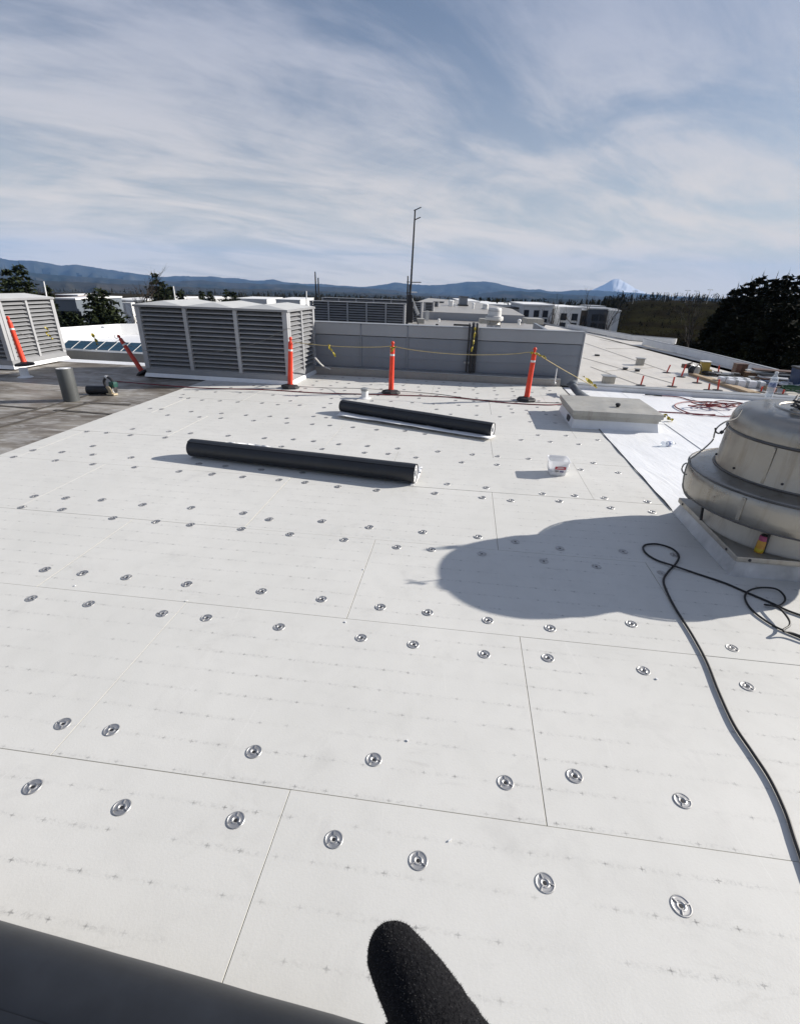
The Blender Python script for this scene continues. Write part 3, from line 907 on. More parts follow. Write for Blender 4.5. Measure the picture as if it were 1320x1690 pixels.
# ---- ropes and warning tape
def rope(name, label, pts, r_, mat, cat='rope', n=6, k=6, group=None):
    o0 = Vector(pts[0])
    pth = smooth_path([Vector(p) - o0 for p in pts], k)
    o = MB().tube(pth, r_, n).build(name, mat, None, smooth=True, loc=o0)
    tag(o, label, cat, group); return o
def sag(a, b_, s, n=8):
    return [a.lerp(b_, i / n) - Vector((0, 0, s * 4 * (i / n) * (1 - i / n))) for i in range(n + 1)]
a2 = top_of(C2, 0.96); a3 = top_of(C3, 0.97)
wl_pts = sag(top_of(C1, 0.97), a2, 0.05) + sag(a2, a3, 0.10)[1:]
end = W(2.9, 12.0, 0.3)
rope('warning_line', 'yellowed warning line strung between the right hand marker posts', wl_pts + sag(a3, at(985, 640, 0.10), 0.02)[1:], 0.0075, M['pale_rope'], 'rope')
l1 = top_of(C1, 0.97); l4 = top_of(C4, 0.95); l5 = top_of(C5, 0.8)
hf = Vector((math.cos(R(-8.6)), math.sin(R(-8.6)), 0))
mid1 = at(481, 635) + Vector((0.03, -0.04, 1.2)); mid2 = at(481, 635) - hf * 1.9 + Vector((0.0, -0.07, 0.62))
rope('warning_line', 'thin dark line sagging across the front louvres to the leaning post', [l1 + Vector((0, 0.1, .02)), mid1, mid1 * .6 + mid2 * .4 - Vector((0, 0, .10)), mid2, mid2 - hf * 1.5 + Vector((0, -.05, -.02)), l4], 0.005, M['grey_cable'], 'rope')
rope('warning_line', 'slack line hanging from the leaning post to the far left post', sag(l4, l5, 0.35), 0.005, M['grey_cable'], 'rope')
def tape(label, pts, w, mat=None):
    """knotted strip of caution tape: a twisting ribbon with thickness"""
    pth = smooth_path(pts, 5); o0 = Vector(pts[0])
    vs = []; fs = []; N = len(pth)
    rr = random.Random(len(label) * 7 + int(abs(o0.x) * 100))
    ph = rr.uniform(0, 6)
    for i, p in enumerate(pth):
        t = (pth[min(i + 1, N - 1)] - pth[max(0, i - 1)]).normalized()
        s_ = t.cross(Vector((0.3, 1, 0.1))).normalized()
        q = t.cross(s_)
        an = ph + i * 0.55
        d = (s_ * math.cos(an) + q * math.sin(an)) * w * (0.6 + 0.4 * rr.random())
        vs += [p - o0 - d / 2, p - o0 + d / 2]
    for i in range(N - 1): fs.append((2 * i, 2 * i + 1, 2 * i + 3, 2 * i + 2))
    mb = MB(); mb.add(vs, fs)
    o = mb.build('caution_tape', M['tape'], None, loc=o0)
    md = o.modifiers.new('thick', 'SOLIDIFY'); md.thickness = 0.002
    return tag(o, label, 'caution tape', 'scraps of caution tape tied to the lines')
mt, nt, b = new_mat('caution_tape_print')
oc = coords(nt)
wv = nt.nodes.new('ShaderNodeTexWave'); wv.inputs['Scale'].default_value = 9; nt.links.new(oc, wv.inputs[0])
wv.inputs['Distortion'].default_value = 3
nt.links.new(nmix(nt, nrange(nt, wv.outputs[1], 0.82, 0.88), (0.50, 0.40, 0.03), (0.02, 0.02, 0.02)), b.inputs['Base Color'])
b.inputs['Roughness'].default_value = 0.4
M['tape'] = mt
def ln(px, py, y): return aty(px, py, y)
yC2 = C2.location.y; yC3 = C3.location.y; yC1 = C1.location.y
v0 = lambda x, y, z: Vector((x, y, z))
p = aty(544, 572, (yC1 + yC2) / 2 + .0); tape('caution tape scrap dangling from the line left of the middle post', [p + v0(0, 0, .04), p + v0(-.02, 0, .0), p + v0(.06, .02, -.10), p + v0(.12, .0, -.20)], 0.06)
p = top_of(C2, .94); tape('caution tape knotted round the top of the middle marker post', [p + v0(-.06, -.05, .03), p + v0(.0, -.07, .0), p + v0(.06, -.05, .03), p + v0(.02, -.06, -.02), p + v0(-.05, -.06, -.09)], 0.05)
p = aty(780, 552, 11.95); tape('long caution tape hanging against the black pipes on the wall', [p + v0(.04, 0, .16), p + v0(.05, 0, .05), p + v0(.04, .02, -.1), p + v0(.03, 0, -.22), p + v0(.0, 0, -.38)], 0.05)
p = top_of(C3, .94); tape('caution tape bunched beside the top of the post near the hatch', [p + v0(-.09, -.05, .02), p + v0(.0, -.07, .02), p + v0(.08, -.05, -.02), p + v0(.15, -.03, -.04), p + v0(.22, 0, -.06), p + v0(.24, .02, -.10)], 0.06)
p = aty(975, 627, 11.3); tape('twisted caution tape trailing down the line right of the post near the hatch', [aty(962, 621, 11.0), aty(975, 631, 11.0), aty(982, 636, 10.95), aty(985, 640, 10.9)], 0.085)
p = at(1098, 694, .02); tape('crumpled bit of caution tape lying at the right end of the hatch', [p + v0(-.08, 0, .03), p + v0(0, .03, .10), p + v0(.06, 0, .03), p + v0(.12, -.02, .02), p + v0(.02, -.05, .03)], 0.07)
p = aty(155, 556, 12.2); tape('caution tape scrap on the slack line before the solar panels', [p + v0(-.03, 0, .1), p + v0(0, 0, .0), p + v0(.03, .02, -.1), p + v0(.05, 0, -.17)], 0.09)
p = aty(78, 548, 11.9); tape('caution tape knot hanging before the pale louvres at far left', [p + v0(-.02, 0, .12), p + v0(.04, 0, .03), p + v0(-.04, 0, -.02), p + v0(.05, 0, -.09), p + v0(.08, 0, -.16)], 0.06)

red1 = [at(190, 629, OLD_Z + .012), at(250, 634, 0.012), at(330, 640, .012), at(440, 643, .012), at(520, 648, .012), at(590, 650, .012), at(660, 652, .012), at(740, 655, .012), at(830, 664, .012), at(900, 668, .012), at(945, 667, .012), at(1010, 676, .02), at(1080, 679, .02), at(1150, 683, .03), at(1195, 687, .03), at(1222, 683, .03)]
rope('red_cord', 'long red cord lying across the back of the roof past the marker posts', red1, 0.011, M['red_rope'], 'cord')
blk1 = [at(478, 637, .01), at(540, 640, .01), at(600, 641, .17), at(640, 644, .06), at(720, 650, .008), at(800, 660, .008), at(930, 665, .008)]
rope('cable', 'thin dark cable running along the roof behind the red cord', blk1, 0.006, M['black_cable'], 'cable')
hp = []
rr = random.Random(5)
for k in range(34):
    a = k * 1.05
    c = at(1180 + 18 * math.cos(a * 0.31), 673, .03)
    hp.append(c + Vector((0.30 * math.cos(a) * (0.7 + .5 * rr.random()), 0.16 * math.sin(a) * (0.7 + .5 * rr.random()), 0.02 + 0.09 * rr.random())))
rope('red_cord', 'tangled heap of red cord on the white membrane behind the fan',
     [at(1092, 653, .03), at(1120, 655, .03), at(1150, 662, .03)] + hp + [at(1165, 664, .03), at(1130, 663, .03), at(1113, 669, .03), at(1130, 679, .03), at(1150, 684, .03), at(1180, 684, .04)], 0.011, M['red_rope'], 'cord', k=4)
rope('hose_lance', 'short dark lance at the end of the red cord on the white membrane', [at(1064, 651, .03), at(1080, 652, .035), at(1092, 653, .03)], [0.012] * 6 + [0.016] * 7, M['black_cable'], 'nozzle')

# ---- membrane rolls
def membrane_roll(label, a, b_, r_, turns=5, group='charcoal membrane rolls lying on the boards'):
    a = Vector(a); b_ = Vector(b_); d = (b_ - a); L = d.length
    t = thing('membrane_roll', label, 'membrane roll', (a + b_) / 2, math.atan2(d.y, d.x), group)
    pr = []
    mb = MB()
    n = 40; ns = 22
    vs = []; fs = []
    for j in range(ns + 1):
        x = -L / 2 + L * j / ns
        for i in range(n):
            q = 2 * PI * i / n
            rr_ = r_ * (1 + 0.022 * noise.noise(Vector((x * 1.6, math.cos(q) * 1.2, math.sin(q) * 1.2 + a.x))) + 0.010 * noise.noise(Vector((x * 6, math.cos(q) * 2, math.sin(q) * 2))) - (0.02 if j in (0, ns) else 0))
            flat = 0.93 if math.sin(q) < -0.8 else 1.0
            vs.append((x, rr_ * math.cos(q), r_ + rr_ * math.sin(q) * flat))
    for j in range(ns):
        for i in range(n):
            k = (i + 1) % n
            fs.append((j * n + i, j * n + k, (j + 1) * n + k, (j + 1) * n + i))
    mb.add(vs, fs)
    mb.build('outer_wrap', M['epdm'], t, smooth=True)
    eb = MB(); ev = []; ef = []
    for j in range(31):
        x = -L / 2 + .004 + (L - .008) * j / 30
        q = R(128) + .05 * noise.noise(Vector((x * .9, 5, 2)))
        for dq, dr in ((-.16, .001), (0, .0065), (.012, .0065), (.02, .0)):
            ev.append((x, (r_ * 1.018 + dr) * math.cos(q + dq), r_ + (r_ * 1.018 + dr) * math.sin(q + dq)))
    for j in range(30):
        for k in range(3): ef.append((j * 4 + k, j * 4 + k + 1, j * 4 + 5 + k, j * 4 + 4 + k))
    eb.add(ev, ef); eb.build('wrap_edge', M['epdm'], t, smooth=True)
    for sg in (-1, 1):
        mb = MB()
        x = sg * (L / 2 - .004)
        prev = 0
        # wound layers seen on the end: alternating white and dark rings of their own depth
        rad_ = [r_ * .985 - i * r_ * 0.052 for i in range(13)]
        for i in range(12):
            mb.cur = 0 if i % 4 else 1
            ro, ri = rad_[i], rad_[i + 1] + .0008
            xx = x - sg * (0.004 * ((i * 5) % 3) + 0.002)
            vs = []
            for rv, xv in ((ro, xx - sg * .02), (ro, xx), (ri, xx), (ri, xx - sg * .02)):
                vs += [(xv, rv * math.cos(2 * PI * q / 36), r_ + rv * 0.985 * math.sin(2 * PI * q / 36)) for q in range(36)]
            fs = []
            for l in range(3):
                for q in range(36):
                    k = (q + 1) % 36
                    fs.append((l * 36 + q, l * 36 + k, (l + 1) * 36 + k, (l + 1) * 36 + q))
            mb.add(vs, fs)
        mb.build('wound_edge', [M['roll_end'], M['epdm']], t)
        mb2 = MB().lathe([(r_ * .36, -.01), (r_ * .36, .01)], 20, (x - sg * .03, 0, r_), (1, 0, 0)).build('core', M['dark_void'], t)
    return t
rA = at(309, 757); rB = at(682, 803)
ofs = Vector((0.03, 0.115, 0))
membrane_roll('long charcoal membrane roll lying nearest in the middle of the white boards', rA + ofs, rB + ofs, 0.118)
rA2 = at(560, 684); rB2 = at(818, 727)
membrane_roll('second charcoal membrane roll farther back with a white flap along its front', rA2 + Vector((0.03, 0.20, 0)), rB2 + Vector((-.02, 0.20, 0)), 0.112)
def flap(label, pts_a, pts_b, z, parent=None):
    """loose tongue of membrane: grid between two edge lines"""
    n = 18; vs = []; fs = []
    A = smooth_path(pts_a, 4); B = smooth_path(pts_b, 4)
    o0 = Vector((A[0].x, A[0].y, 0))
    for i in range(n + 1):
        a = A[round(i * (len(A) - 1) / n)]; b_ = B[round(i * (len(B) - 1) / n)]
        for j in range(4):
            q = a.lerp(b_, j / 3)
            q = q + Vector((0, 0, 0.012 * noise.noise(Vector((i * .5, j, len(label))))))
            vs.append(q - o0)
    for i in range(n):
        for j in range(3):
            k = i * 4 + j
            fs.append((k, k + 4, k + 5, k + 1))
    mb = MB(); mb.add(vs, fs)
    o = mb.build('membrane_flap', M['roll_end'], None, smooth=True, loc=o0)
    md = o.modifiers.new('thick', 'SOLIDIFY'); md.thickness = 0.003
    return tag(o, label, 'membrane flap')
flap('white tongue of membrane along the front of the farther roll', [at(556, 685, .05), at(640, 697, .055), at(720, 710, .05), at(808, 724, .045)],
     [at(562, 678, .03), at(645, 692, .03), at(725, 705, .03), at(818, 719, .03)], 0)
flap('white tongue of membrane showing behind the left part of the nearer roll', [at(372, 729, .03), at(410, 732, .03), at(450, 737, .02)], [at(366, 740, .01), at(410, 744, .01), at(450, 748, .01)], 0)
flap('white corner of membrane sticking out at the right end of the nearer roll', [at(684, 801, .004), at(692, 785, .02), at(697, 770, .06)], [at(676, 801, .004), at(680, 785, .02), at(684, 770, .05)], 0)

# roll right in front of the photographer
fa = at(-520, 1372, .25); fb = at(611, 1690, .25)
dd = (fb - fa).normalized(); nn = Vector((-dd.y, dd.x, 0))
fa = fa - nn * 0.115; fb = fb - nn * 0.115
fa.z = fb.z = 0
membrane_roll('charcoal membrane roll lying close to the photographer in the bottom left corner', fa, fb, 0.14)

# ---- grey tube standing on end, dark roll and tool on the old membrane
p = at(119, 661, OLD_Z)
t = thing('membrane_roll', 'short grey membrane roll standing on end on the old dirty roof', 'membrane roll', p, 0, 'short rolls on the old roof')
mb = MB()
prof = [(0.135, 0.0), (0.137, 0.02), (0.136, 0.3), (0.138, 0.58), (0.134, 0.60)]
mb.lathe(prof, 32, caps=False); mb.build('outer_wrap', M['paint_roll'] if 'paint_roll' in M else simple('grey_wrap', (0.075, 0.08, 0.08), 0.5, var=0.12), t, smooth=True)
MB().lathe([(0.132, 0.592), (0.06, 0.592)], 32, caps=False).build('wound_edge', M['roll_end'], t)
MB().lathe([(0.06, 0.4), (0.06, 0.60)], 20).build('core', M['white_flash'], t)
pa = at(141, 652, OLD_Z); pb = at(176, 652, OLD_Z)
membrane_roll('short black membrane roll lying right of the grey upright one', pa + Vector((0, .1, 0)), pb + Vector((.12, .1, 0)), 0.085, group='short rolls on the old roof')
p = at(185, 650, OLD_Z)
t = thing('power_saw', 'small black and green power tool with tan pad on the old roof', 'power tool', p, R(-20))
MB().bbox((-0.02, .02, .09), (.20, .14, .13), 0.04).build('motor_body', M['black_rubber'], t, smooth=True)
MB().bbox((.09, .0, .20), (.14, .11, .11), 0.035).build('battery', M['teal'], t, smooth=True)
MB().tube(smooth_path([(-.13, 0, .12), (-.14, 0, .24), (-.05, 0, .33), (.05, 0, .30), (.10, 0, .24)]), 0.026, 8).build('handle', M['steel_dark'], t, smooth=True)
MB().bbox((-.05, 0, .33), (.07, .05, .05), 0.015).build('switch_guard', M['white_flash'], t, smooth=True)
MB().lathe([(.09, -.012), (.10, 0), (.09, .012)], 24, (.06, -.10, .09), (0.2, 1, .1)).build('guard', M['tan'], t, smooth=True)
MB().bbox((.10, -.08, .025), (.20, .10, .03), 0.01).build('foot_plate', M['tan'], t)

# ---- clear square pail with red label
p = at(918, 781)
t = thing('pail', 'square translucent white pail with a red label on the boards', 'pail', p, R(-6))
t.scale = (.95, .95, .84)
def pail_ring(h, z, rr_=0.035, n=5):
    pts = []
    for cx_, cy_, a0 in ((h - rr_, h - rr_, 0), (-h + rr_, h - rr_, PI / 2), (-h + rr_, -h + rr_, PI), (h - rr_, -h + rr_, 1.5 * PI)):
        for k in range(n): pts.append((cx_ + rr_ * math.cos(a0 + k * PI / 2 / (n - 1)), cy_ + rr_ * math.sin(a0 + k * PI / 2 / (n - 1)), z))
    return pts
mb = MB()
rings = [(0.100, 0.0), (0.103, 0.004), (0.128, 0.215), (0.136, 0.218), (0.137, 0.235), (0.130, 0.237), (0.124, 0.225), (0.099, 0.012)]
vs = []; fs = []
for h, z in rings: vs += pail_ring(h, z)
n = 20
for j in range(len(rings) - 1):
    for i in range(n):
        k = (i + 1) % n; fs.append((j * n + i, j * n + k, (j + 1) * n + k, (j + 1) * n + i))
fs.append(tuple(range(n - 1, -1, -1))); fs.append(tuple((len(rings) - 1) * n + i for i in range(n)))
mb.add(vs, fs)
pmt, nt, b = new_mat('translucent_plastic')
b.inputs['Base Color'].default_value = (0.80, 0.81, 0.83, 1); b.inputs['Roughness'].default_value = 0.35
b.inputs['Transmission Weight'].default_value = 0.0
tr = nt.nodes.new('ShaderNodeBsdfTranslucent'); tr.inputs[0].default_value = (0.8, 0.81, 0.83, 1)
ms = nt.nodes.new('ShaderNodeMixShader'); ms.inputs[0].default_value = 0.42
nt.links.new(b.outputs[0], ms.inputs[1]); nt.links.new(tr.outputs[0], ms.inputs[2])
tp = nt.nodes.new('ShaderNodeBsdfTransparent'); ms2 = nt.nodes.new('ShaderNodeMixShader'); ms2.inputs[0].default_value = 0.22
nt.links.new(ms.outputs[0], ms2.inputs[1]); nt.links.new(tp.outputs[0], ms2.inputs[2])
nt.links.new(ms2.outputs[0], nt.nodes['Material Output'].inputs['Surface'])
M['clear_plastic'] = pmt
mb.build('tub', pmt, t, smooth=True)
def tilt_panel(z0, z1, x0, x1, off, mat, name):
    def yy(z): return -(0.103 + (0.128 - 0.103) * (z - .004) / .211) - off
    vs = [(x0, yy(z0), z0), (x1, yy(z0), z0), (x1, yy(z1), z1), (x0, yy(z1), z1)]
    vs += [(v[0], v[1] + .0015, v[2]) for v in vs]
    mb = MB(); mb.add(vs, [(0, 1, 2, 3), (7, 6, 5, 4), (0, 4, 5, 1), (1, 5, 6, 2), (2, 6, 7, 3), (3, 7, 4, 0)])
    return mb.build(name, mat, t)
tilt_panel(0.05, 0.155, -0.055, 0.085, 0.003, simple('label_white', (0.72, 0.70, 0.73), 0.5, var=.06), 'label_sheet')
tilt_panel(0.108, 0.155, -0.055, 0.085, 0.0052, simple('label_red', (0.42, 0.03, 0.055), 0.5, var=.12, scale=30), 'label_band')
tilt_panel(0.062, 0.090, 0.012, 0.060, 0.0052, simple('label_blue', (0.16, 0.15, 0.26), 0.5, var=.3, scale=60), 'label_print')
for z, xa, xb in ((0.125, -.035, .065), (0.138, -.02, .05), (.072, -.05, .0), (.085, -.05, .0)):
    tilt_panel(z, z + .006, xa, xb, 0.0072, M['reflect'] if z > .1 else M['steel_dark'], 'print_line')
MB().tube(smooth_path([(-.132, 0, .205), (-.14, -.03, .14), (-.138, -.09, .10), (-.10, -.135, .085), (0, -.14, .06), (.1, -.135, .085), (.138, -.09, .10), (.14, -.03, .14), (.132, 0, .205)]), 0.0022, 6).build('bail_handle', M['coping'], t, smooth=True)

# ---- roof hatch: curb, flashing and shallow lid
hb = W(1.95, 8.42)
t = thing('roof_hatch', 'low grey metal roof hatch with flat lid half on the white membrane', 'roof hatch', hb, TH)
hw, hd = 1.35, 1.20
mb = MB()
mb.add([(-.03, -.05, 0), (hw + .03, -.05, 0), (hw + .03, hd + .05, 0), (-.03, hd + .05, 0), (0, 0, .14), (hw, 0, .14), (hw, hd, .14), (0, hd, .14)], [(0, 1, 5, 4), (1, 2, 6, 5), (2, 3, 7, 6), (3, 0, 4, 7), (4, 5, 6, 7)])
mb.build('curb', M['white_flash'], t)
MB().bbox((hw / 2, hd / 2, .160), (hw + .02, hd + .02, .038), 0.006).build('counter_flashing', M['hatch_metal'], t)
MB().bbox((hw / 2, hd / 2, .198), (hw + .06, hd + .06, .034), 0.006).build('lid_rim', M['hatch_metal'], t)
MB().bbox((hw / 2, hd / 2, .258), (hw + .11, hd + .11, .082), 0.012).build('lid', M['hatch_metal'], t)
MB().lathe([(.025, 0), (.03, .02), (.045, .035), (.04, .06), (.015, .07)], 16, (hw * .58, hd * .34, .299)).build('knob', M['black_rubber'], t, smooth=True)
MB().bbox((-.022, hd * .3, .075), (.02, .2, .09), 0.005).build('side_plate', M['steel_dark'], t)
# black rubber flashing folded over the kerb corner behind the hatch
mb = MB()
fa_ = [at(922, 637, .02), at(952, 626, .22), at(955, 638, .14), at(975, 660, .06), at(968, 668, .03), at(940, 655, .02)]
o0 = Vector((fa_[0].x, fa_[0].y, 0))
A = smooth_path([at(934, 634, .20), at(940, 640, .17), at(950, 652, .09), at(965, 664, .05), at(978, 671, .03)], 5)
B = smooth_path([at(955, 630, .24), at(953, 638, .20), at(965, 648, .12), at(980, 657, .06), at(1000, 667, .03)], 5)
vs = []; fs = []
for i in range(len(A)):
    for j in range(6):
        q = A[i].lerp(B[i], j / 5)
        q.z += 0.07 * math.sin(PI * j / 5) * (1 - i / len(A) * .7)
        vs.append(q - o0)
for i in range(len(A) - 1):
    for j in range(5):
        k = i * 6 + j; fs.append((k, k + 6, k + 7, k + 1))
mb.add(vs, fs)
o = mb.build('rubber_flashing', simple('worn_rubber', (0.10, 0.11, 0.12), 0.45, var=.5, scale=5), None, smooth=True, loc=o0)
md = o.modifiers.new('thick', 'SOLIDIFY'); md.thickness = 0.006
tag(o, 'black rubber flashing folded over the kerb at the end of the panel wall', 'flashing')

# ---- water bottle lying behind the hatch
def bottle_parts(t, clear=True):
    MB().lathe([(0.026, 0.0), (0.031, 0.006), (0.032, 0.03), (0.030, 0.04), (0.032, 0.05), (0.032, 0.085), (0.0305, 0.09), (0.0305, 0.135), (0.032, 0.14), (0.031, 0.16), (0.022, 0.185), (0.0125, 0.2), (0.0125, 0.212)], 20).build('bottle_body', M['bottle'], t, smooth=True)
    MB().lathe([(0.0318, 0.092), (0.0322, 0.093), (0.0322, 0.130), (0.0318, 0.131)], 20, caps=False).build('bottle_label', simple('bottle_label', (0.05, 0.12, 0.42), 0.4, var=.5, scale=40, c2=(0.5, 0.55, 0.7)), t, smooth=True)
    MB().lathe([(0.0145, 0.2125), (0.0145, 0.226), (0.012, 0.228)], 16).build('bottle_cap', M['white_paint'], t, smooth=True)
bmt, nt, b = new_mat('clear_bottle_plastic')
b.inputs['Base Color'].default_value = (0.9, 0.93, 0.96, 1); b.inputs['Roughness'].default_value = 0.12
tp = nt.nodes.new('ShaderNodeBsdfTransparent'); tp.inputs[0].default_value = (0.93, 0.95, 0.97, 1)
ms = nt.nodes.new('ShaderNodeMixShader'); ms.inputs[0].default_value = 0.62
nt.links.new(b.outputs[0], ms.inputs[1]); nt.links.new(tp.outputs[0], ms.inputs[2]); nt.links.new(ms.outputs[0], nt.nodes['Material Output'].inputs['Surface'])
M['bottle'] = bmt
t = thing('water_bottle', 'clear plastic bottle lying on the white membrane right of the hatch', 'bottle', at(1092, 732, .045), R(10))
t.rotation_euler = (0, R(90), R(8)); t.scale = (1.15, 1.15, 1.0)
bottle_parts(t)

# ---- mushroom exhaust fan on its square curb
FC = Vector((3.48, 4.04, 0))
def exhaust_fan(name, label, loc, rz, sc=1.0, bolts=True, group='roof exhaust fans', detail=48):
    t = thing(name, label, 'exhaust fan', loc, rz, group)
    t.scale = (sc, sc, sc)
    h = 0.635
    mb = MB()
    mb.add([(-h, -h, 0), (h, -h, 0), (h, h, 0), (-h, h, 0), (-h + .045, -h + .045, .135), (h - .045, -h + .045, .135), (h - .045, h - .045, .135), (-h + .045, h - .045, .135)],
           [(0, 1, 5, 4), (1, 2, 6, 5), (2, 3, 7, 6), (3, 0, 4, 7), (4, 5, 6, 7)])
    mb.build('curb', M['curb_white'], t)
    MB().bbox((0, 0, .157), (2 * h - .03, 2 * h - .03, .05), 0.012).build('base_cap', M['fan_base'], t)
    mb = MB().lathe([(.615, .183), (.60, .20), (.575, .36), (.57, .56)], detail, caps=False)
    mb.build('throat', M['fan_base'], t, smooth=True)
    for k in range(6):
        a = k * PI / 3 + R(-6)
        c, s_ = math.cos(a), math.sin(a)
        mb = MB()
        mb.tube([(c * .63, s_ * .63, .186), (c * .655, s_ * .655, .35), (c * .70, s_ * .70, .50)], 0.013, 6)
        mb.build('bracket', M['steel_dark'], t)
    band = [(.775, .455), (.80, .432), (.815, .432), (.832, .45), (.842, .53), (.842, .62), (.835, .675), (.82, .695), (.80, .703), (.70, .722), (.60, .738)]
    MB().lathe(band, detail, caps=False).build('wind_band', M['fan_alu'], t, smooth=True)
    for rr_, z, th_ in ((.838, .692, .008), (.826, .440, .009)):
        MB().tube([(rr_ * math.cos(q * 2 * PI / detail), rr_ * math.sin(q * 2 * PI / detail), z) for q in range(detail)], th_, 6, closed=True).build('rolled_rim', M['fan_rim'], t, smooth=True)
    MB().lathe([(.640, .730), (.634, .75), (.626, .90), (.620, 1.055)], detail, caps=False).build('drum', M['fan_alu'], t, smooth=True)
    for rr_, z, th_ in ((.622, 1.068, .012), (.642, .735, .010)):
        MB().tube([(rr_ * math.cos(q * 2 * PI / detail), rr_ * math.sin(q * 2 * PI / detail), z) for q in range(detail)], th_, 6, closed=True).build('rolled_rim', M['fan_rim'], t, smooth=True)
    lid = [(.617, 1.07), (.617, 1.12), (.610, 1.175), (.592, 1.22), (.56, 1.252), (.51, 1.271), (.43, 1.279), (.30, 1.284), (.15, 1.287), (.001, 1.288)]
    MB().lathe(lid, detail, caps=False).build('lid', M['fan_alu'], t, smooth=True)
    MB().lathe([(.33, 1.283), (.325, 1.292), (.30, 1.294), (.29, 1.286)], detail, caps=False).build('lid_ring', M['fan_alu'], t, smooth=True)
    if bolts:
        for k in range(4):                                      # lapped seams in drum and band
            a = k * PI / 2 + R(38)
            c, s_ = math.cos(a), math.sin(a)
            MB().bbox((c * .630, s_ * .630, .90), (.012, .022, .30), .003, a).build('lap_seam', M['fan_alu'], t)
            MB().bbox((c * .843, s_ * .843, .565), (.012, .03, .20), .003, a).build('lap_seam', M['fan_alu'], t)
            for dz in (-.08, .0, .08):
                MB().lathe([(.007, 0), (.006, .004), (.002, .006)], 7, (c * .849, s_ * .849, .565 + dz), (c, s_, 0)).build('rivet', M['fan_alu'], t)
        for k in range(10):
            a = k * 2 * PI / 10 + R(14)
            MB().lathe([(.010, 0), (.010, .008), (.005, .011)], 8, (.632 * math.cos(a), .632 * math.sin(a), .79), (math.cos(a), math.sin(a), 0)).build('bolt', M['steel_dark'], t)
        for (x, y) in ((-.60, .50), (-.60, -.45), (-.5, -.60), (.3, -.60)):
            ax = (-1, 0, 0) if abs(x) > .59 and x < 0 and y > -.59 else (0, -1, 0)
            MB().lathe([(.013, 0), (.013, .006), (.006, .01)], 8, (x * 1.031, y * 1.031 if ax[1] else y, .157), ax).build('bolt', M['steel_dark'], t)
    return t
M['curb_white'] = simple('curb_membrane', (0.42, 0.43, 0.44), 0.45, var=.3, scale=3.0, c2=(.62, .63, .64))
M['fan_rim'] = simple('dark_rolled_rim', (0.11, 0.105, 0.10), 0.4, metal=0.6, var=0.2)
exhaust_fan('exhaust_fan', 'big dull aluminium mushroom exhaust fan on a square curb in the right foreground', FC, TH)
t = thing('water_bottle', 'clear water bottle with blue label standing on the lid of the big exhaust fan', 'bottle', at(1266, 656, 1.286) + Vector((.03, .03, 0)), 0)
bottle_parts(t)
# coil of cable on the lid, grey cord with plug hanging down the side
cc = at(1345, 678, 1.30)
cp = []
for k in range(70):
    a = k * 0.42
    rr_ = 0.155 + 0.022 * math.sin(k * 1.7) + 0.012 * math.sin(k * .6)
    cp.append(cc + Vector((rr_ * math.cos(a), rr_ * math.sin(a), 0.006 + 0.0011 * k + .008 * math.sin(k * 1.1))))
rope('cable_coil', 'coil of black cable lying on the lid of the big exhaust fan', cp, 0.0085, M['black_cable'], 'cable', k=3)
yl = 3.86
gc = [aty(x, y, yy) for x, y, yy in [(1224, 676, 3.95), (1214, 690, 3.9), (1197, 696, 3.86), (1184, 705, 3.84), (1179, 715, 3.84), (1176, 726, 3.84), (1163, 739, 3.84), (1148, 751, 3.84), (1138, 759, 3.83), (1131, 775, 3.80), (1127, 797, 3.80), (1129, 812, 3.82), (1136, 822, 3.85), (1143, 824, 3.9)]]
rope('grey_cord', 'grey cord hanging down the left side of the big exhaust fan', gc, 0.006, M['grey_cable'], 'cord')
gc2 = [aty(x, y, yy) for x, y, yy in [(1203, 699, 3.86), (1196, 708, 3.83), (1191, 713, 3.82), (1185, 715, 3.82), (1181, 712, 3.83), (1180, 706, 3.84)]]
rope('grey_cord', 'short dark cord tail with a plug hooked behind the fan lid rim', gc2, [0.006] * 6 + [0.006] * 4 + [0.014] * 5 + [0.006] * 16, M['black_cable'], 'cord')
gc3 = [aty(x, y, 3.80) for x, y in [(1133, 764), (1128, 767), (1125, 774), (1128, 781), (1133, 783)]]
rope('grey_cord', 'small loop of grey cord sticking out beside the fan wind band', gc3, 0.006, M['grey_cable'], 'cord')
# spray can on the curb
p = at(1251, 911, .182)
t = thing('spray_can', 'small yellow and pink spray can standing on the curb of the big fan', 'spray can', p, 0)
MB().lathe([(.030, 0), (.033, .003), (.033, .105), (.030, .112)], 24).build('can_body', simple('can_orange', (0.42, 0.20, 0.02), 0.4, var=.15, scale=20, c2=(.48, .26, .02)), t, smooth=True)
MB().lathe([(.0336, .012), (.0338, .013), (.0338, .040), (.0336, .041)], 24, caps=False).build('can_stripe', simple('can_yellow', (0.42, 0.33, 0.02), 0.35), t, smooth=True)
MB().lathe([(.030, .112), (.0315, .113), (.0315, .15), (.027, .156)], 24).build('can_cap', simple('can_pink', (0.30, 0.04, 0.12), 0.4, var=.2, scale=20), t, smooth=True)
MB().lathe([(.026, .156), (.02, .165)], 16).build('can_top', M['steel_dark'], t)

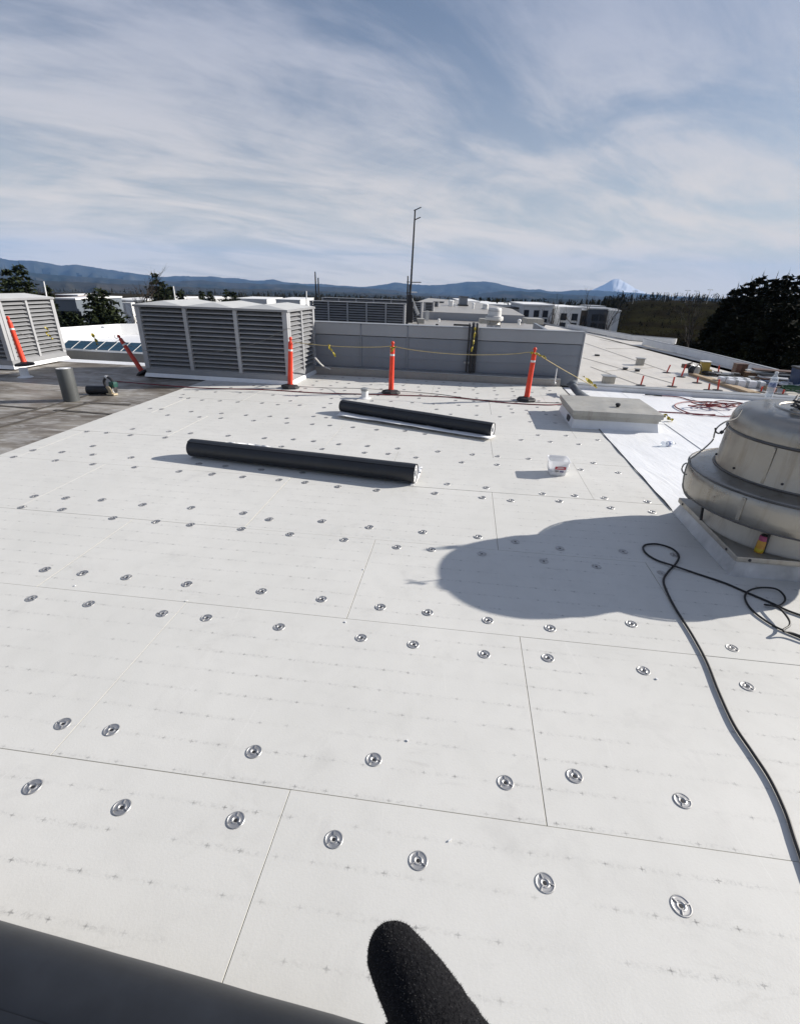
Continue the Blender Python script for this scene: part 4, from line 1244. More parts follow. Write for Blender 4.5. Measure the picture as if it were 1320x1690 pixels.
# ---- black extension cords
cz = 0.010
def gp(l, z=cz): return [at(x, y, z) for x, y in l]
rope('extension_cord', 'long black extension cord with a loop running down the right side of the boards',
     gp([(1352, 1500), (1330, 1440), (1312, 1388), (1296, 1340), (1271, 1287), (1241, 1241), (1211, 1196), (1186, 1142), (1166, 1092), (1141, 1046), (1113, 1002), (1098, 971), (1095, 956), (1103, 943), (1115, 930), (1120, 917), (1108, 905), (1085, 898), (1066, 899), (1061, 905), (1068, 915), (1085, 925)]) + gp([(1112, 934)], .024) + gp([(1150, 947), (1195, 962), (1230, 977), (1270, 994), (1300, 1008), (1330, 1019), (1380, 1040)]), 0.0085, M['black_cable'], 'cord', n=8)
rope('extension_cord', 'black cord curled into a loop at the right edge below the fan',
     gp([(1375, 1075), (1320, 1052), (1298, 1043), (1275, 1032), (1250, 1015), (1235, 1000), (1229, 985)]) + gp([(1236, 975), (1255, 970), (1280, 972), (1293, 982), (1295, 992), (1284, 1000)], .026) + gp([(1262, 998)], .02) + gp([(1284, 1003), (1300, 1020), (1303, 1032), (1292, 1041)], .05) + gp([(1310, 1046), (1380, 1072)], .03), 0.0075, M['black_cable'], 'cord', n=8)

# ---- things on and behind the panel wall
t = thing('wall_pipes', 'pair of black insulated pipes running up and over the panel wall', 'pipes', W(wx[4], WY - .1), TH)
for dx, r_ in ((0.0, .045), (.085, .032), (-.10, .02)):
    z0 = 0.2
    MB().tube(smooth_path([(dx, -.02, z0), (dx, -.02, .7), (dx, -.02, 1.18), (dx, .03, 1.27), (dx, .12, 1.29), (dx, .5, 1.285)], 5), r_, 10).build('pipe', M['black_rubber'], t, smooth=True)
MB().bbox((-.02, .03, .42), (.30, .05, .04), .008).build('pipe_strap', M['coping'], t)
MB().bbox((-.28, .1, 1.275), (.42, .05, .04), .01).build('pipe_arm', M['black_rubber'], t)
def pole(label, base, top, r_=0.02, mat=None, cat='pole'):
    base = Vector(base); top = Vector(top)
    t = thing('thin_pole', label, cat, base)
    MB().tube([Vector((0, 0, 0)), (top - base) * .5, top - base], [r_, r_, r_ * .8], 8).build('shaft', mat or M['coping'], t, smooth=True)
    MB().lathe([(r_ * 2.6, 0), (r_ * 2.6, .03), (r_ * 1.2, .05)], 10).build('foot', M['coping'], t)
    return t
pb = at(915, 634, .1); pole('short thin white stake standing on the kerb left of the wall corner', pb, aty(919, 608, pb.y), .012, M['white_paint'])
pb = W(2.0, WY + .3, 1.0); q = aty(886, 575, pb.y); pole('thin dark rod rising behind the marker post near the hatch', Vector((q.x, q.y, .9)), aty(888, 548, pb.y), .010, M['steel_dark'])
def far_pole(label, x0, y0, x1, y1, Y, r_, mat):
    pole(label, aty(x0, y0, Y), aty(x1, y1, Y), r_, mat)
far_pole('taller of two dark poles left of the antenna mast', 522, 500, 520, 448, 36, .05, M['steel_dark'])
far_pole('shorter of two dark poles left of the antenna mast', 526.5, 500, 525, 458, 36, .05, M['steel_dark'])
far_pole('thin white pole right behind the corner of the large louvred house', 506, 505, 505.5, 480, 17, .02, M['white_paint'])
far_pole('thin white pole behind the roof of the pale louvred house at far left', 79, 500, 72, 464, 17, .022, M['white_paint'])
far_pole('thin white pole behind the left roof of the large louvred house', 290, 500, 286, 472, 17, .022, M['white_paint'])
# braced support pipe between louvred house and wall
bp = [at(520, 590, .62), at(532, 603, .3), at(545, 609, .17)]
t = thing('brace', 'grey bent brace pipe from the louvred house down to the kerb', 'brace pipe', bp[0])
MB().tube(smooth_path([q - bp[0] for q in bp]), .018, 8).build('pipe', M['paint_light'], t, smooth=True)

# ---- antenna mast
MY = 24.0
mbs = aty(671, 540, MY)
t = thing('antenna_mast', 'tall thin dark antenna mast with small side arms above the panel wall', 'antenna mast', mbs)
def L(x, y, dy=0): return aty(x, y, MY + dy) - mbs
MB().tube([L(671, 540), L(678, 470), L(682, 400), L(685, 346)], [.05, .045, .038, .03], 8).build('pole', M['steel_dark'], t, smooth=True)
MB().tube([L(671, 540, .3), L(672.5, 490, .3), L(673, 455, .3)], [.05, .04, .025], 8).build('second_pole', M['steel_dark'], t, smooth=True)
for a, b_ in (((683, 347), (695, 341.5)), ((683, 363), (694, 358)), ((677, 465.5), (695, 465.5)), ((671, 465), (676, 465)), ((670, 483), (679, 483))):
    MB().tube([L(*a), L(*b_)], .022, 6).build('arm', M['steel_dark'], t)
MB().bbox(L(683, 482), (.25, .06, .05), .01).build('arm', M['white_paint'], t)
MB().bbox(L(676, 497), (.22, .2, .55), .03).build('equipment_box', M['steel_dark'], t)
MB().bbox(L(676, 515), (.30, .25, .9), .03).build('equipment_box', M['black_rubber'], t)
o = MB().bbox((0, 0, 0), (.12, .10, .75), .03).build('panel_antenna', M['paint_light'], t); o.location = L(684.5, 506); o.rotation_euler = (0, R(-28), 0)
MB().tube([L(676, 495), L(690, 535)], .03, 6).build('stay', M['steel_dark'], t)
MB().tube([L(676, 530), L(676, 470)], .03, 6).build('stay', M['steel_dark'], t)

# ================================================================== ROOFS AND BUILDINGS BEYOND
GR = -0.25
pr_ = [W(-4.6, 12.9), W(2.55, 12.9), at(966, 551.5, GR), at(935, 543, GR), at(895, 534.5, GR), at(700, 526.5, GR), W(-4.6, 60)]
tag(MB().poly(pr_, GZ - .5, GR).build('neighbouring_roof', M['grey_roof']), kind='structure')
# raised block behind: step wall with its own roof
r2 = [at(640, 526, GR), at(720, 527, GR), at(864, 533.5, GR), at(864, 533.5, GR) + V * 11, at(790, 527, GR) + V * 26, at(640, 526, GR) + V * 40]
z2 = 0.26
tag(MB().poly(r2, GZ - .5, z2).build('stepped_roof', M['step'] if 'step' in M else simple('pale_step_wall', (0.30, 0.31, 0.33), 0.5, var=.08, scale=.3, pos=True)), kind='structure')
tag(MB().poly(r2, z2 + .001, z2 + .012).build('stepped_roof_top', M['grey_roof']), kind='structure')
def block(name, label, x0, x1, yt, yb, Y, depth, mat, cat='roof unit', bev=.02, group=None, cap=None):
    a = aty(x0, yb, Y); b_ = aty(x1, yb, Y); tp_ = aty((x0 + x1) / 2, yt, Y)
    w = (b_ - a).length; z0 = (a.z + b_.z) / 2; h = tp_.z - z0
    t = thing(name, label, cat, ((a.x + b_.x) / 2, Y + depth / 2, z0), math.atan2(b_.y - a.y, b_.x - a.x), group)
    MB().bbox((0, 0, h / 2), (w, depth, h), bev).build('body', mat, t)
    if cap: MB().bbox((0, 0, h + .03), (w + .12, depth + .12, .06), .01).build('cap', cap, t)
    return t
# mushroom fans and boxes on those roofs
def small_fan(label, px, yb, Y, w_px, h_px):
    p = aty(px, yb, Y); s = FPX / (Y * 1.02)
    wd = w_px / s
    t = exhaust_fan('exhaust_fan', label, p, R(-8), wd / 1.68, False, detail=20)
    t.scale.z = (h_px / s) / 1.29
    for c in kids(t):
        if c.name.startswith(('drum', 'lid', 'wind_band')): c.data.materials[0] = M['fan_pale']
    return t
M['fan_pale'] = simple('pale_fan_metal', (0.60, 0.60, 0.585), 0.45, var=.1, scale=2)
small_fan('white mushroom exhaust fan on the grey roof behind the panel wall', 814, 539, 25, 27, 27)
small_fan('small white exhaust fan farther off to the left of the white mushroom fan', 800, 517, 46, 12, 13)
def vent_far(label, px, yb, yt, Y, r_):
    a = aty(px, yb, Y); b_ = aty(px, yt, Y)
    t = thing('vent_pipe', label, 'vent pipe', a)
    MB().lathe([(r_, 0), (r_, b_.z - a.z)], 12).build('pipe', M['white_paint'], t, smooth=True)
    MB().lathe([(r_ * 1.35, b_.z - a.z), (r_ * 1.35, b_.z - a.z + r_), (r_ * .6, b_.z - a.z + r_ * 1.5)], 12).build('hood', M['white_paint'], t, smooth=True)
vent_far('slim white vent pipe far off left of the small white exhaust fan', 780.5, 510, 502, 46, .09)
vent_far('small white vent on the grey roof right of the white mushroom fan', 856, 536, 530, 26, .07)
vent_far('left one of two bright white flues far off right of the louvred row', 742, 507, 498, 50, .13)
vent_far('right one of two bright white flues far off right of the louvred row', 745.5, 507, 498, 50, .11)
vent_far('tiny white vent on the grey roof behind the panel wall, left of the pipes', 724, 531, 528, 27, .05)
block('roof_unit', 'bright white box beside the two white flues', 747, 752, 501, 507, 50, .6, M['white_paint'])
block('roof_unit', 'tall dark grey square cooling unit standing highest on the far roofs', 758.5, 771, 490, 503, 52, 1.2, M['wall_panel'], cap=M['steel_dark'])
block('roof_unit', 'black louvred skirt under the tall dark grey unit', 757.5, 772.5, 502.5, 507, 51.5, 1.9, M['black_rubber'])
block('roof_unit', 'low tan curb box beside the step wall', 792, 806, 526, 534, 27.5, .7, M['hatch_metal'])
block('roof_unit', 'small black box on the grey roof behind the panel wall', 719, 723, 534.5, 538.5, 24, .2, M['black_rubber'])
block('roof_unit', 'wide pale flat skylight box on the grey roof before the white apartments', 869, 897, 526, 535, 27, 1.2, M['hatch_metal'])
block('roof_unit', 'pale box with black underside at the foot of the antenna mast', 688, 700, 526, 534, 25, .6, M['hatch_metal'])
block('roof_unit', 'pale tilted panel right of the antenna mast', 702, 707, 513, 529, 27, .25, M['paint_light'])
# dark strip painted in for the shadowed recess right of the grey roof
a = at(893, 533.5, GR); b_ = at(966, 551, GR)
strip('kerb', 'dark strip standing in for the shadowed recess along the right of the grey roof', [b_ + Vector((-.05, 0, 0)), a], 0.5, GR, GR + .10, M['steel_dark'], M['steel_dark'])

# pale roof on the right with its parapets
RR = -0.10
pp = [ W(9.6, 11.80), at(1500, 692, RR), at(1302, 633, RR), at(1204, 605.5, RR), at(1160, 593.5, RR), at(1057, 569, RR), at(1112, 567.5, RR), at(1039, 562, RR), at(980, 550.5, RR), at(930, 541, RR), at(900, 536, RR), W(2.5, 20), W(2.5, 12.36)]
tag(MB().poly(pp, GZ - .5, RR).build('pale_roof', M['tan_roof']), kind='structure')
strip('parapet', 'long white capped parapet running back on the right before the dark trees', [at(1500, 692, RR), at(1302, 633, RR), at(1204, 605.5, RR), at(1160, 593.5, RR), at(1059, 568.5, RR)], -0.14, RR, RR + .25, M['white_flash'], M['wall_band'], .02)
strip('parapet', 'farther white parapet stepping left toward the apartment blocks', [at(1114, 567.5, RR), at(1039, 561, RR), at(980, 549.5, RR), at(935, 541, RR)], -0.14, RR, RR + .22, M['white_flash'], M['wall_band'], .02)
# faint seams laid over the pale roof: welded laps standing a few mm proud
lap = MB()
for a, b_ in (((966, 566), (1100, 612)), ((990, 560), (1160, 590)), ((962, 590), (1110, 632)), ((975, 605), (1050, 633)), ((1000, 575), (1140, 575)), ((1150, 600), (1250, 640)), ((1000, 612), (1080, 606))):
    A_ = at(*a, RR + .006); B_ = at(*b_, RR + .006); d = B_ - A_
    lap.box((A_ + B_) / 2, (d.length, .045, .008), math.atan2(d.y, d.x))
tag(lap.build('welded_laps', simple('lap_dirt', (0.49, 0.462, 0.41), .6, pos=True)), kind='stuff')

# small roof fittings on the pale roof
def pad(label, px, py, w, h, mat, lid=True):
    p = at(px, py, RR)
    t = thing('roof_drain', label, 'roof fitting', p, R(-10))
    MB().bbox((0, 0, h / 2), (w, w, h), .01).build('body', mat, t)
    if lid: MB().bbox((0, 0, h + .012), (w * 1.25, w * 1.25, .02), .005).build('lid', M['coping'], t)
pad('pale square fitting near the kerb on the pale roof', 1003, 631, .28, .16, M['hatch_metal'])
pad('small grey fitting in the middle of the pale roof', 1055, 602, .22, .20, M['hatch_metal'])
pad('tiny dark fitting left of the middle fitting on the pale roof', 1031, 610, .12, .06, M['steel_dark'])
pad('tiny dark fitting right of centre on the pale roof, before the middle one', 1051, 612.5, .12, .06, M['steel_dark'])
pad('dark scrap nearest the wall corner on the pale roof', 985, 587, .16, .05, M['steel_dark'], False)
# red marker stakes
stk = [(1100, 615, 1106, 602, 'red stake standing alone farthest left of the reel on the pale roof'),
       (1057, 636, 1062, 620, 'red stake nearest the kerb, leftmost of all on the pale roof'),
       (1109, 638, 1113, 622, 'red stake near the kerb, second from the left along it'),
       (1124, 622, 1132, 601, 'red stake leaning beside the dark reel'),
       (1150, 632, 1152, 622, 'red stake in front of the yellow drum'),
       (1169, 644, 1171, 633, 'short red stake in front of the long timber, close to the kerb'),
       (1184, 644, 1187, 626, 'red stake close to the left end of the wrapped bundles'),
       (1185, 614, 1187, 603, 'red stake behind the clutter, between yellow drum and brown cabinet'),
       (1255, 647, 1258, 638, 'red stake left of the bottle on the fan'),
       (1276, 649, 1279, 640, 'red stake right behind the bottle on the fan'),
       (1291, 651, 1294, 643, 'red stake at the right beside the green hose')]
for x0, y0, x1, y1, lb in stk:
    p = at(x0, y0, RR); q = aty(x1, y1, p.y) - p
    t = thing('marker_stake', lb, 'marker stake', p, 0, 'red marker stakes on the pale roof')
    MB().tube([(0, 0, .012), q * .5, q], .021, 8).build('stake', M['dull_orange'], t, smooth=True)
    MB().lathe([(.12, 0), (.12, .012), (.03, .022)], 10).build('base', M['black_rubber'], t)

# clutter by the right hand parapet
def base_px(px, py): return at(px, py, RR)
p = base_px(1159, 617)
t = thing('yellow_drum', 'upright dull yellow drum among the clutter on the pale roof', 'drum', p, R(-12)); t.scale = (.82, .82, .82)
MB().bbox((0, 0, .22), (.30, .28, .44), .03).build('body', M['yellow_paint'], t)
MB().bbox((0, 0, .452), (.32, .30, .025), .008).build('rim', M['white_paint'], t)
MB().bbox((.17, -.05, .09), (.14, .2, .16), .03).build('foot_step', M['yellow_paint'], t)
p = base_px(1143, 619)
t = thing('cable_reel', 'dark reel of hose left of the yellow drum', 'reel', p, R(20))
for y in (-.09, .09): MB().lathe([(.13, -.008), (.14, 0), (.13, .008)], 20, (0, y, .14), (0, 1, 0)).build('flange', M['coping'], t)
MB().lathe([(.11, -.08), (.12, 0), (.11, .08)], 20, (0, 0, .14), (0, 1, 0)).build('wound_hose', M['black_rubber'], t, smooth=True)
MB().tube(smooth_path([(-.16, -.12, .01), (-.14, -.12, .2), (0, -.12, .33), (.14, -.12, .2), (.16, -.12, .01)]), .012, 6).build('frame', M['steel_dark'], t)
p = base_px(1129, 615)
t = thing('tool_stand', 'small dark machine on legs left of the reel', 'tool stand', p, 0)
MB().bbox((0, 0, .20), (.22, .16, .12), .03).build('motor_body', M['brown'], t)
for x, y in ((-.08, -.06), (.08, -.06), (0, .08)): MB().tube([(x * 1.3, y * 1.3, 0), (x * .6, y * .6, .16)], .012, 6).build('leg', M['steel_dark'], t)
MB().tube([(0, 0, .25), (.16, 0, .30)], .02, 6).build('handle', M['steel_dark'], t)
p = base_px(1217, 619)
t = thing('brown_cabinet', 'upright brown metal cabinet against the parapet', 'cabinet', p, R(-8)); t.scale = (.7, .7, .7)
MB().bbox((0, 0, .24), (.44, .36, .46), .012).build('body', M['brown'], t)
MB().bbox((-.11, -.186, .24), (.20, .012, .42), .004).build('door', simple('brown_panel', (.15, .075, .05), .5, var=.2), t)
MB().bbox((.11, -.186, .24), (.20, .012, .42), .004).build('door', M['brown'], t)
MB().bbox((0, 0, .48), (.48, .40, .02), .006).build('top', M['brown'], t)
p = base_px(1236, 622)
t = thing('carton', 'low brown cardboard carton right of the brown cabinet', 'carton', p, R(-14)); t.scale = (.8, .8, .8)
MB().bbox((0, 0, .09), (.40, .28, .18), .008).build('box', simple('cardboard', (.17, .105, .06), .8, var=.2), t)
MB().bbox((0, -.145, .13), (.36, .012, .05), .003).build('flap', M['brown'], t)
for i, (x, y, w, lb) in enumerate(((1209, 633, .74, 'left white film wrapped bundle lying before the brown cabinet'), (1228, 638, .86, 'nearer white film wrapped bundle overlapping the left one'))):
    p = base_px(x, y)
    t = thing('wrapped_bundle', lb, 'bundle', p, R(-14), 'white wrapped bundles')
    MB().bbox((0, 0, .085), (w, .30, .17), .05).build('wrapping', M['wrap'], t, smooth=True)
    for dx in (-.3, .0, .3): MB().bbox((dx * w, 0, .087), (.03, .306, .176), .05).build('strap', M['coping'], t)
def beam(label, a, b_, w, h, mat, z=0):
    A_ = at(*a, RR); B_ = at(*b_, RR); d = B_ - A_
    t = thing('timber', label, 'timber', (A_ + B_) / 2 + Vector((0, 0, z)), math.atan2(d.y, d.x), 'timbers on the pale roof')
    MB().bbox((0, 0, h / 2), (d.length, w, h), .006).build('plank', mat, t)
    MB().bbox((d.length * .1, w * 1.05, h * .4), (d.length * .8, w * .9, h * .8), .006).build('plank', mat, t)
beam('long tan timber lying slantwise from the reel toward the kerb', (1140, 619), (1238, 651), .16, .07, M['wood'])
beam('short tan timber left of the bottle on the fan', (1243, 630), (1268, 645), .12, .09, M['wood'])
pile = thing('panel_stack', 'loose stack of dark and grey panels against the parapet right of the carton', 'stack of panels', base_px(1275, 632), R(-12))
rr = random.Random(8)
for k in range(9):
    MB().bbox((rr.uniform(-.25, .25), rr.uniform(-.1, .35), .03 + k * .035), (rr.uniform(.5, 1.1), rr.uniform(.3, .5), .03), .004, rr.uniform(-.4, .4)).build('panel', [M['steel_dark'], M['coping'], M['paint_light'], M['brown'], M['wrap']][k % 5], pile)
deb = thing('scrap_heap', 'low heap of grey scraps between the yellow drum and brown cabinet', 'scrap heap', base_px(1190, 620), 0)
for k in range(14):
    MB().bbox((rr.uniform(-.55, .5), rr.uniform(-.2, .3), .02 + rr.random() * .08), (rr.uniform(.1, .45), rr.uniform(.05, .2), rr.uniform(.02, .06)), .006, rr.uniform(-1, 1)).build('scrap', [M['steel_dark'], M['coping'], M['wrap'], M['black_rubber']][k % 4], deb)
deb2 = thing('scrap_heap', 'spread of pale and dark scraps in front of the panel stack', 'scrap heap', base_px(1284, 636), 0)
for k in range(22):
    MB().bbox((rr.uniform(-.7, .6), rr.uniform(-.25, .35), .015 + rr.random() * .09), (rr.uniform(.06, .5), rr.uniform(.04, .2), rr.uniform(.015, .06)), .005, rr.uniform(-1.3, 1.3)).build('scrap', [M['wrap'], M['coping'], M['steel_dark'], M['white_flash'], M['brown'], M['blue_plastic']][k % 6], deb2)
p = base_px(1322, 641)
t = thing('blue_bin', 'dark blue plastic bin at the right edge behind the fan', 'bin', p, R(-10))
mb = MB(); mb.add([(-.22, -.2, 0), (.22, -.2, 0), (.22, .2, 0), (-.22, .2, 0), (-.27, -.25, .5), (.27, -.25, .5), (.27, .25, .5), (-.27, .25, .5)], [(0, 1, 5, 4), (1, 2, 6, 5), (2, 3, 7, 6), (3, 0, 4, 7), (3, 2, 1, 0)])
mb.build('tub', M['blue_plastic'], t)
MB().bbox((0, 0, .52), (.58, .54, .05), .015).build('lid', M['steel_dark'], t)
hp = [base_px(1308, 647) + Vector((.35 * math.cos(k * .9) * (.6 + .4 * rr.random()), .2 * math.sin(k * .9), .03 + .1 * rr.random())) for k in range(26)]
rope('green_hose', 'tangled dark green hose at the right edge behind the fan', hp, .016, M['green_cloth'], 'hose', k=3)
hp = [base_px(1300, 641) + Vector((.28 * math.cos(k * 1.1) * (.6 + .4 * rr.random()), .2 * math.sin(k * 1.1), .05 + .1 * rr.random())) for k in range(16)]
rope('white_hose', 'pale hose bundle lying on the green hose', hp, .014, M['wrap'], 'hose', k=3)

# ---- lower white building on the left with solar panels
LZ = -3.2
lp_ = [at(60, 596, LZ), at(262, 607, LZ), at(262, 551, LZ) , at(200, 552, LZ), at(150, 556, LZ), at(40, 566, LZ)]
lb = thing('solar_building', 'lower white flat roofed building left behind the kerb with a white parapet', 'building', (lp_[0].x, lp_[0].y, GZ))
o0 = Vector((lp_[0].x, lp_[0].y, GZ))
MB().poly([q - o0 for q in lp_], -.5, LZ - GZ).build('walls', M['white_flash'], lb)
ps = [at(262, 551, LZ), at(200, 552, LZ), at(150, 556, LZ), at(40, 566, LZ)]
for a, b_ in zip(ps, ps[1:]):
    d = b_ - a; c = (a + b_) / 2 - o0
    MB().bbox((c.x, c.y, LZ - GZ + .5), (d.length + .2, .3, 1.0), .03, math.atan2(d.y, d.x)).build('parapet_panel', M['white_paint'], lb)
a = at(88, 582, LZ + .25); b_ = at(275, 590.5, LZ + .25); c = at(299, 568, LZ + .6); d = at(113, 561, LZ + .6)
smat = simple('solar_cells', (0.006, 0.040, 0.075), 0.55, var=.2, scale=2, spec=.15)
arr = thing('solar_array', 'row of dark blue solar panels on the lower building left', 'solar panels', (a.x, a.y, LZ))
ao = Vector((a.x, a.y, LZ))
NP = 9
for k in range(NP):
    f0, f1 = k / NP, (k + 1) / NP
    q = [a.lerp(b_, f0), a.lerp(b_, f1), d.lerp(c, f1), d.lerp(c, f0)]
    mid_ = sum(q, Vector()) / 4
    q2 = [mid_ + (x - mid_) * .985 for x in q]
    for s_ in range(3):
        e = [q2[0].lerp(q2[3], s_ / 3 + .004), q2[1].lerp(q2[2], s_ / 3 + .004), q2[1].lerp(q2[2], (s_ + 1) / 3 - .004), q2[0].lerp(q2[3], (s_ + 1) / 3 - .004)]
        vs = [x - ao for x in e] + [x - ao - Vector((0, 0, .05)) for x in e]
        mb = MB(); mb.add(vs, [(0, 1, 2, 3), (7, 6, 5, 4), (0, 4, 5, 1), (1, 5, 6, 2), (2, 6, 7, 3), (3, 7, 4, 0)])
        mb.build('solar_panel', smat, arr)
for k in range(NP + 1):
    p0 = a.lerp(b_, k / NP) - ao; p1 = d.lerp(c, k / NP) - ao
    MB().tube([p0 + Vector((0, 0, .01)), p1 + Vector((0, 0, .01))], .022, 6).build('rail', M['paint_light'], arr)
    MB().tube([p0 - Vector((0, 0, .24)), p0], .02, 6).build('leg', M['coping'], arr)
# small white bracket on that parapet
p = aty(178, 546, 46)
t = thing('roof_light', 'small white lamp bracket on the white parapet behind the leaning post', 'lamp', p)
MB().tube([(0, 0, -.6), (-.1, 0, .2), (-.25, 0, .35)], .04, 6).build('arm', M['white_paint'], t)
MB().bbox((-.35, 0, .3), (.3, .2, .2), .05).build('head', M['white_paint'], t)

# ---- far buildings
def windows(t, w, h, y, cols, rws, z0, dz, ww, wh, mat=None, xs=None, frame=None):
    fr = frame or M['steel_dark']
    for r_ in range(rws):
        for c_i in range(cols):
            x = (xs[c_i] if xs else (c_i + .5) / cols) * w - w / 2
            z = z0 + r_ * dz
            f = MB().bbox((x, y - .02, z), (ww + .16, .10, wh + .16), .02).build('window', fr, t)
            MB().bbox((x, y - .06, z), (ww, .06, wh), .01).build('pane', mat or M['glass'], f)
def house(label, x0, x1, yt, Y, depth, mat, cols, rws, wz, rz=None, zb=None, ww=1.1, wh=1.5, roofm=None, cat='building', xs=None, para=True, name='far_building', dz=-3.0):
    a = aty(x0, yt, Y); b_ = aty(x1, yt, Y)
    zt = (a.z + b_.z) / 2; w = (b_ - a).length
    zb = zb if zb is not None else ground_z((a.x + b_.x) / 2, Y) - 1
    h = zt - zb
    t = thing(name, label, cat, ((a.x + b_.x) / 2, Y, zb), math.atan2(b_.y - a.y, b_.x - a.x) if rz is None else rz)
    MB().bbox((0, depth / 2, h / 2), (w, depth, h), .03).build('wall', mat, t)
    if para: MB().bbox((0, depth / 2, h + .12), (w + .3, depth + .3, .24), .03).build('roof', roofm or M['white_paint'], t)
    if cols: windows(t, w, h, 0, cols, rws, h - wz, dz, ww, wh, xs=xs)
    return t
apt = simple('apartment_render', (0.60, 0.61, 0.62), .7, var=.08, scale=.3)
apt2 = simple('apartment_grey', (0.36, 0.365, 0.37), .7, var=.1, scale=.3)
apt3 = simple('slate_cladding', (0.055, 0.065, 0.085), .6, var=.15, scale=.3)
h1 = house('white apartment block with dark square windows right of the white fan', 865, 913, 504.5, 92, 12, apt, 3, 4, 1.25, ww=.75, wh=.95, xs=(.10, .45, .76), dz=-1.35)
house('dark topped grey block left of the white apartment block', 823, 865, 509, 96, 12, apt2, 3, 4, 1.05, ww=.75, wh=.85, xs=(.12, .40, .80), roofm=M['steel_dark'], dz=-1.35)
house('pale flat block rising behind the white apartment block', 864, 911, 502, 118, 10, apt, 0, 0, 0, roofm=M['coping'])
house('grey white apartment block with two window columns in the middle', 924, 960, 508.5, 98, 12, apt, 2, 4, 1.5, ww=.95, wh=1.05, xs=(.22, .73), dz=-1.6)
house('brown recessed block between the grey white and slate apartment blocks', 959, 975, 512, 101, 10, simple('brown_cladding', (.07, .058, .048), .7, var=.2, scale=.3), 1, 3, 1.5, ww=1.0, wh=1.0, dz=-1.6)
house('dark slate blue apartment block at the foot of the hill', 972, 1020, 511, 100, 12, apt3, 3, 4, 1.4, ww=1.1, wh=1.05, xs=(.25, .52, .80), roofm=M['coping'], dz=-1.6)
house('small pale rooftop hut above the slate apartment block', 972, 998, 506.5, 108, 5, apt2, 0, 0, 0, roofm=M['coping'])
house('narrow pale end wall right of the slate apartment block', 1014, 1024, 514, 97, 8, apt, 0, 0, 0)
house('brown bare fronted block left of the grey white apartment block', 912, 925, 509, 102, 9, simple('brown_brick', (.085, .07, .06), .8, var=.2, scale=.4), 1, 3, 1.5, ww=.8, wh=1.0, dz=-1.6)
# white rooftop lines beyond them
for (x0, x1, yt, Y, lb_) in ((760, 792, 498, 150, 'low white roofed shed left beyond the stepped roof'), (792, 826, 503, 140, 'long low pale roofed shed beyond the small white fan'), (822, 866, 504.5, 170, 'low white roofed hall behind the dark topped block')):
    house(lb_, x0, x1, yt, Y, 25, apt2, 0, 0, 0, roofm=M['white_paint'])
house('blue grey office building with window bands behind the pale louvred house', 88, 124, 494, 85, 14, simple('blue_grey_office', (.12, .14, .165), .6, var=.1, scale=.3), 3, 3, 2.6, ww=2.0, wh=1.6, roofm=M['white_paint'])
house('long low white roofed warehouse left of the large louvred house', 178, 240, 496, 110, 30, apt2, 3, 2, 3.0, ww=1.6, wh=1.8, roofm=M['white_paint'])
house('white fronted warehouse end beside the bare tree', 197, 216, 499, 108, 8, M['white_paint'], 0, 0, 0, para=False)
house('low white roofed shed far behind the dense dark conifer', 92, 128, 487, 190, 20, simple('red_brown_shed', (.12, .06, .05), .7), 0, 0, 0, roofm=M['white_paint'])
house('white roofed warehouse just over the large louvred house at left', 300, 345, 492.5, 210, 30, apt2, 0, 0, 0)
house('pale low warehouse over the middle of the large louvred house', 385, 440, 493.5, 230, 30, apt, 0, 0, 0)
house('small white shed left of the dark poles', 455, 495, 495, 200, 30, apt, 0, 0, 0)

# ---- trees
fol = simple('conifer_needles', (0.018, 0.026, 0.012), 0.8, var=.5, scale=1.2, c2=(0.040, 0.052, 0.022), spec=.1)
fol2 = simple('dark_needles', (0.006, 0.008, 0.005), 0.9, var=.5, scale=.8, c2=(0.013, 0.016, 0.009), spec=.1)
bark = simple('bark', (.06, .045, .032), .9, var=.3)
def conifer_mesh(h, r_, whorls, n_per, seed, leaf, flat=.35, shape=.9, gap=.0):
    rr = random.Random(seed)
    vs = []; fs = []
    for w in range(whorls):
        f = (w + rr.random()) / whorls                      # 0 bottom .. 1 top
        z = h * (.06 + .93 * f)
        env = r_ * (1 - f) ** shape * (0.75 + .45 * rr.random()) + .05 * r_
        nb = max(3, int(n_per * (1 - f * .7)))
        a0 = rr.random() * 6.28
        for b_i in range(nb):
            a = a0 + b_i * 2 * PI / nb + rr.uniform(-.35, .35)
            Ln = env * rr.uniform(.65, 1.1)
            if rr.random() < gap: continue
            droop = rr.uniform(.05, .35)
            nl = max(4, int(Ln / leaf * 2.6))
            for l in range(nl):
                q = (l + .6) / nl
                R_ = Ln * q
                c = Vector((math.cos(a) * R_, math.sin(a) * R_, z - droop * R_ + .12 * R_ * q))
                c += Vector((rr.gauss(0, .13), rr.gauss(0, .13), rr.gauss(0, .10))) * leaf * 2.2
                for k in range(3):
                    d = Vector((math.cos(a) + rr.gauss(0, .7), math.sin(a) + rr.gauss(0, .7), rr.gauss(-.15, .5))).normalized()
                    s_ = d.cross(Vector((rr.gauss(0, 1), rr.gauss(0, 1), 1))).normalized() * leaf * rr.uniform(.22, .48)
                    d = d * leaf * rr.uniform(.7, 1.35)
                    o = len(vs)
                    vs += [c - s_, c + s_, c + d + s_ * .3, c + d - s_ * .3]
                    fs.append((o, o + 1, o + 2, o + 3))
    for k in range(8):                                       # leader
        o = len(vs); z = h * (.93 + .01 * k); e = .05 * h * .3 * (1 - k / 9)
        a = k * 2.4
        vs += [(math.cos(a) * e, math.sin(a) * e, z), (math.cos(a + .6) * e * .5, math.sin(a + .6) * e * .5, z + .02), (0, 0, z + h * .03)]
        fs.append((o, o + 1, o + 2))
    return vs, fs
tree_cache = {}
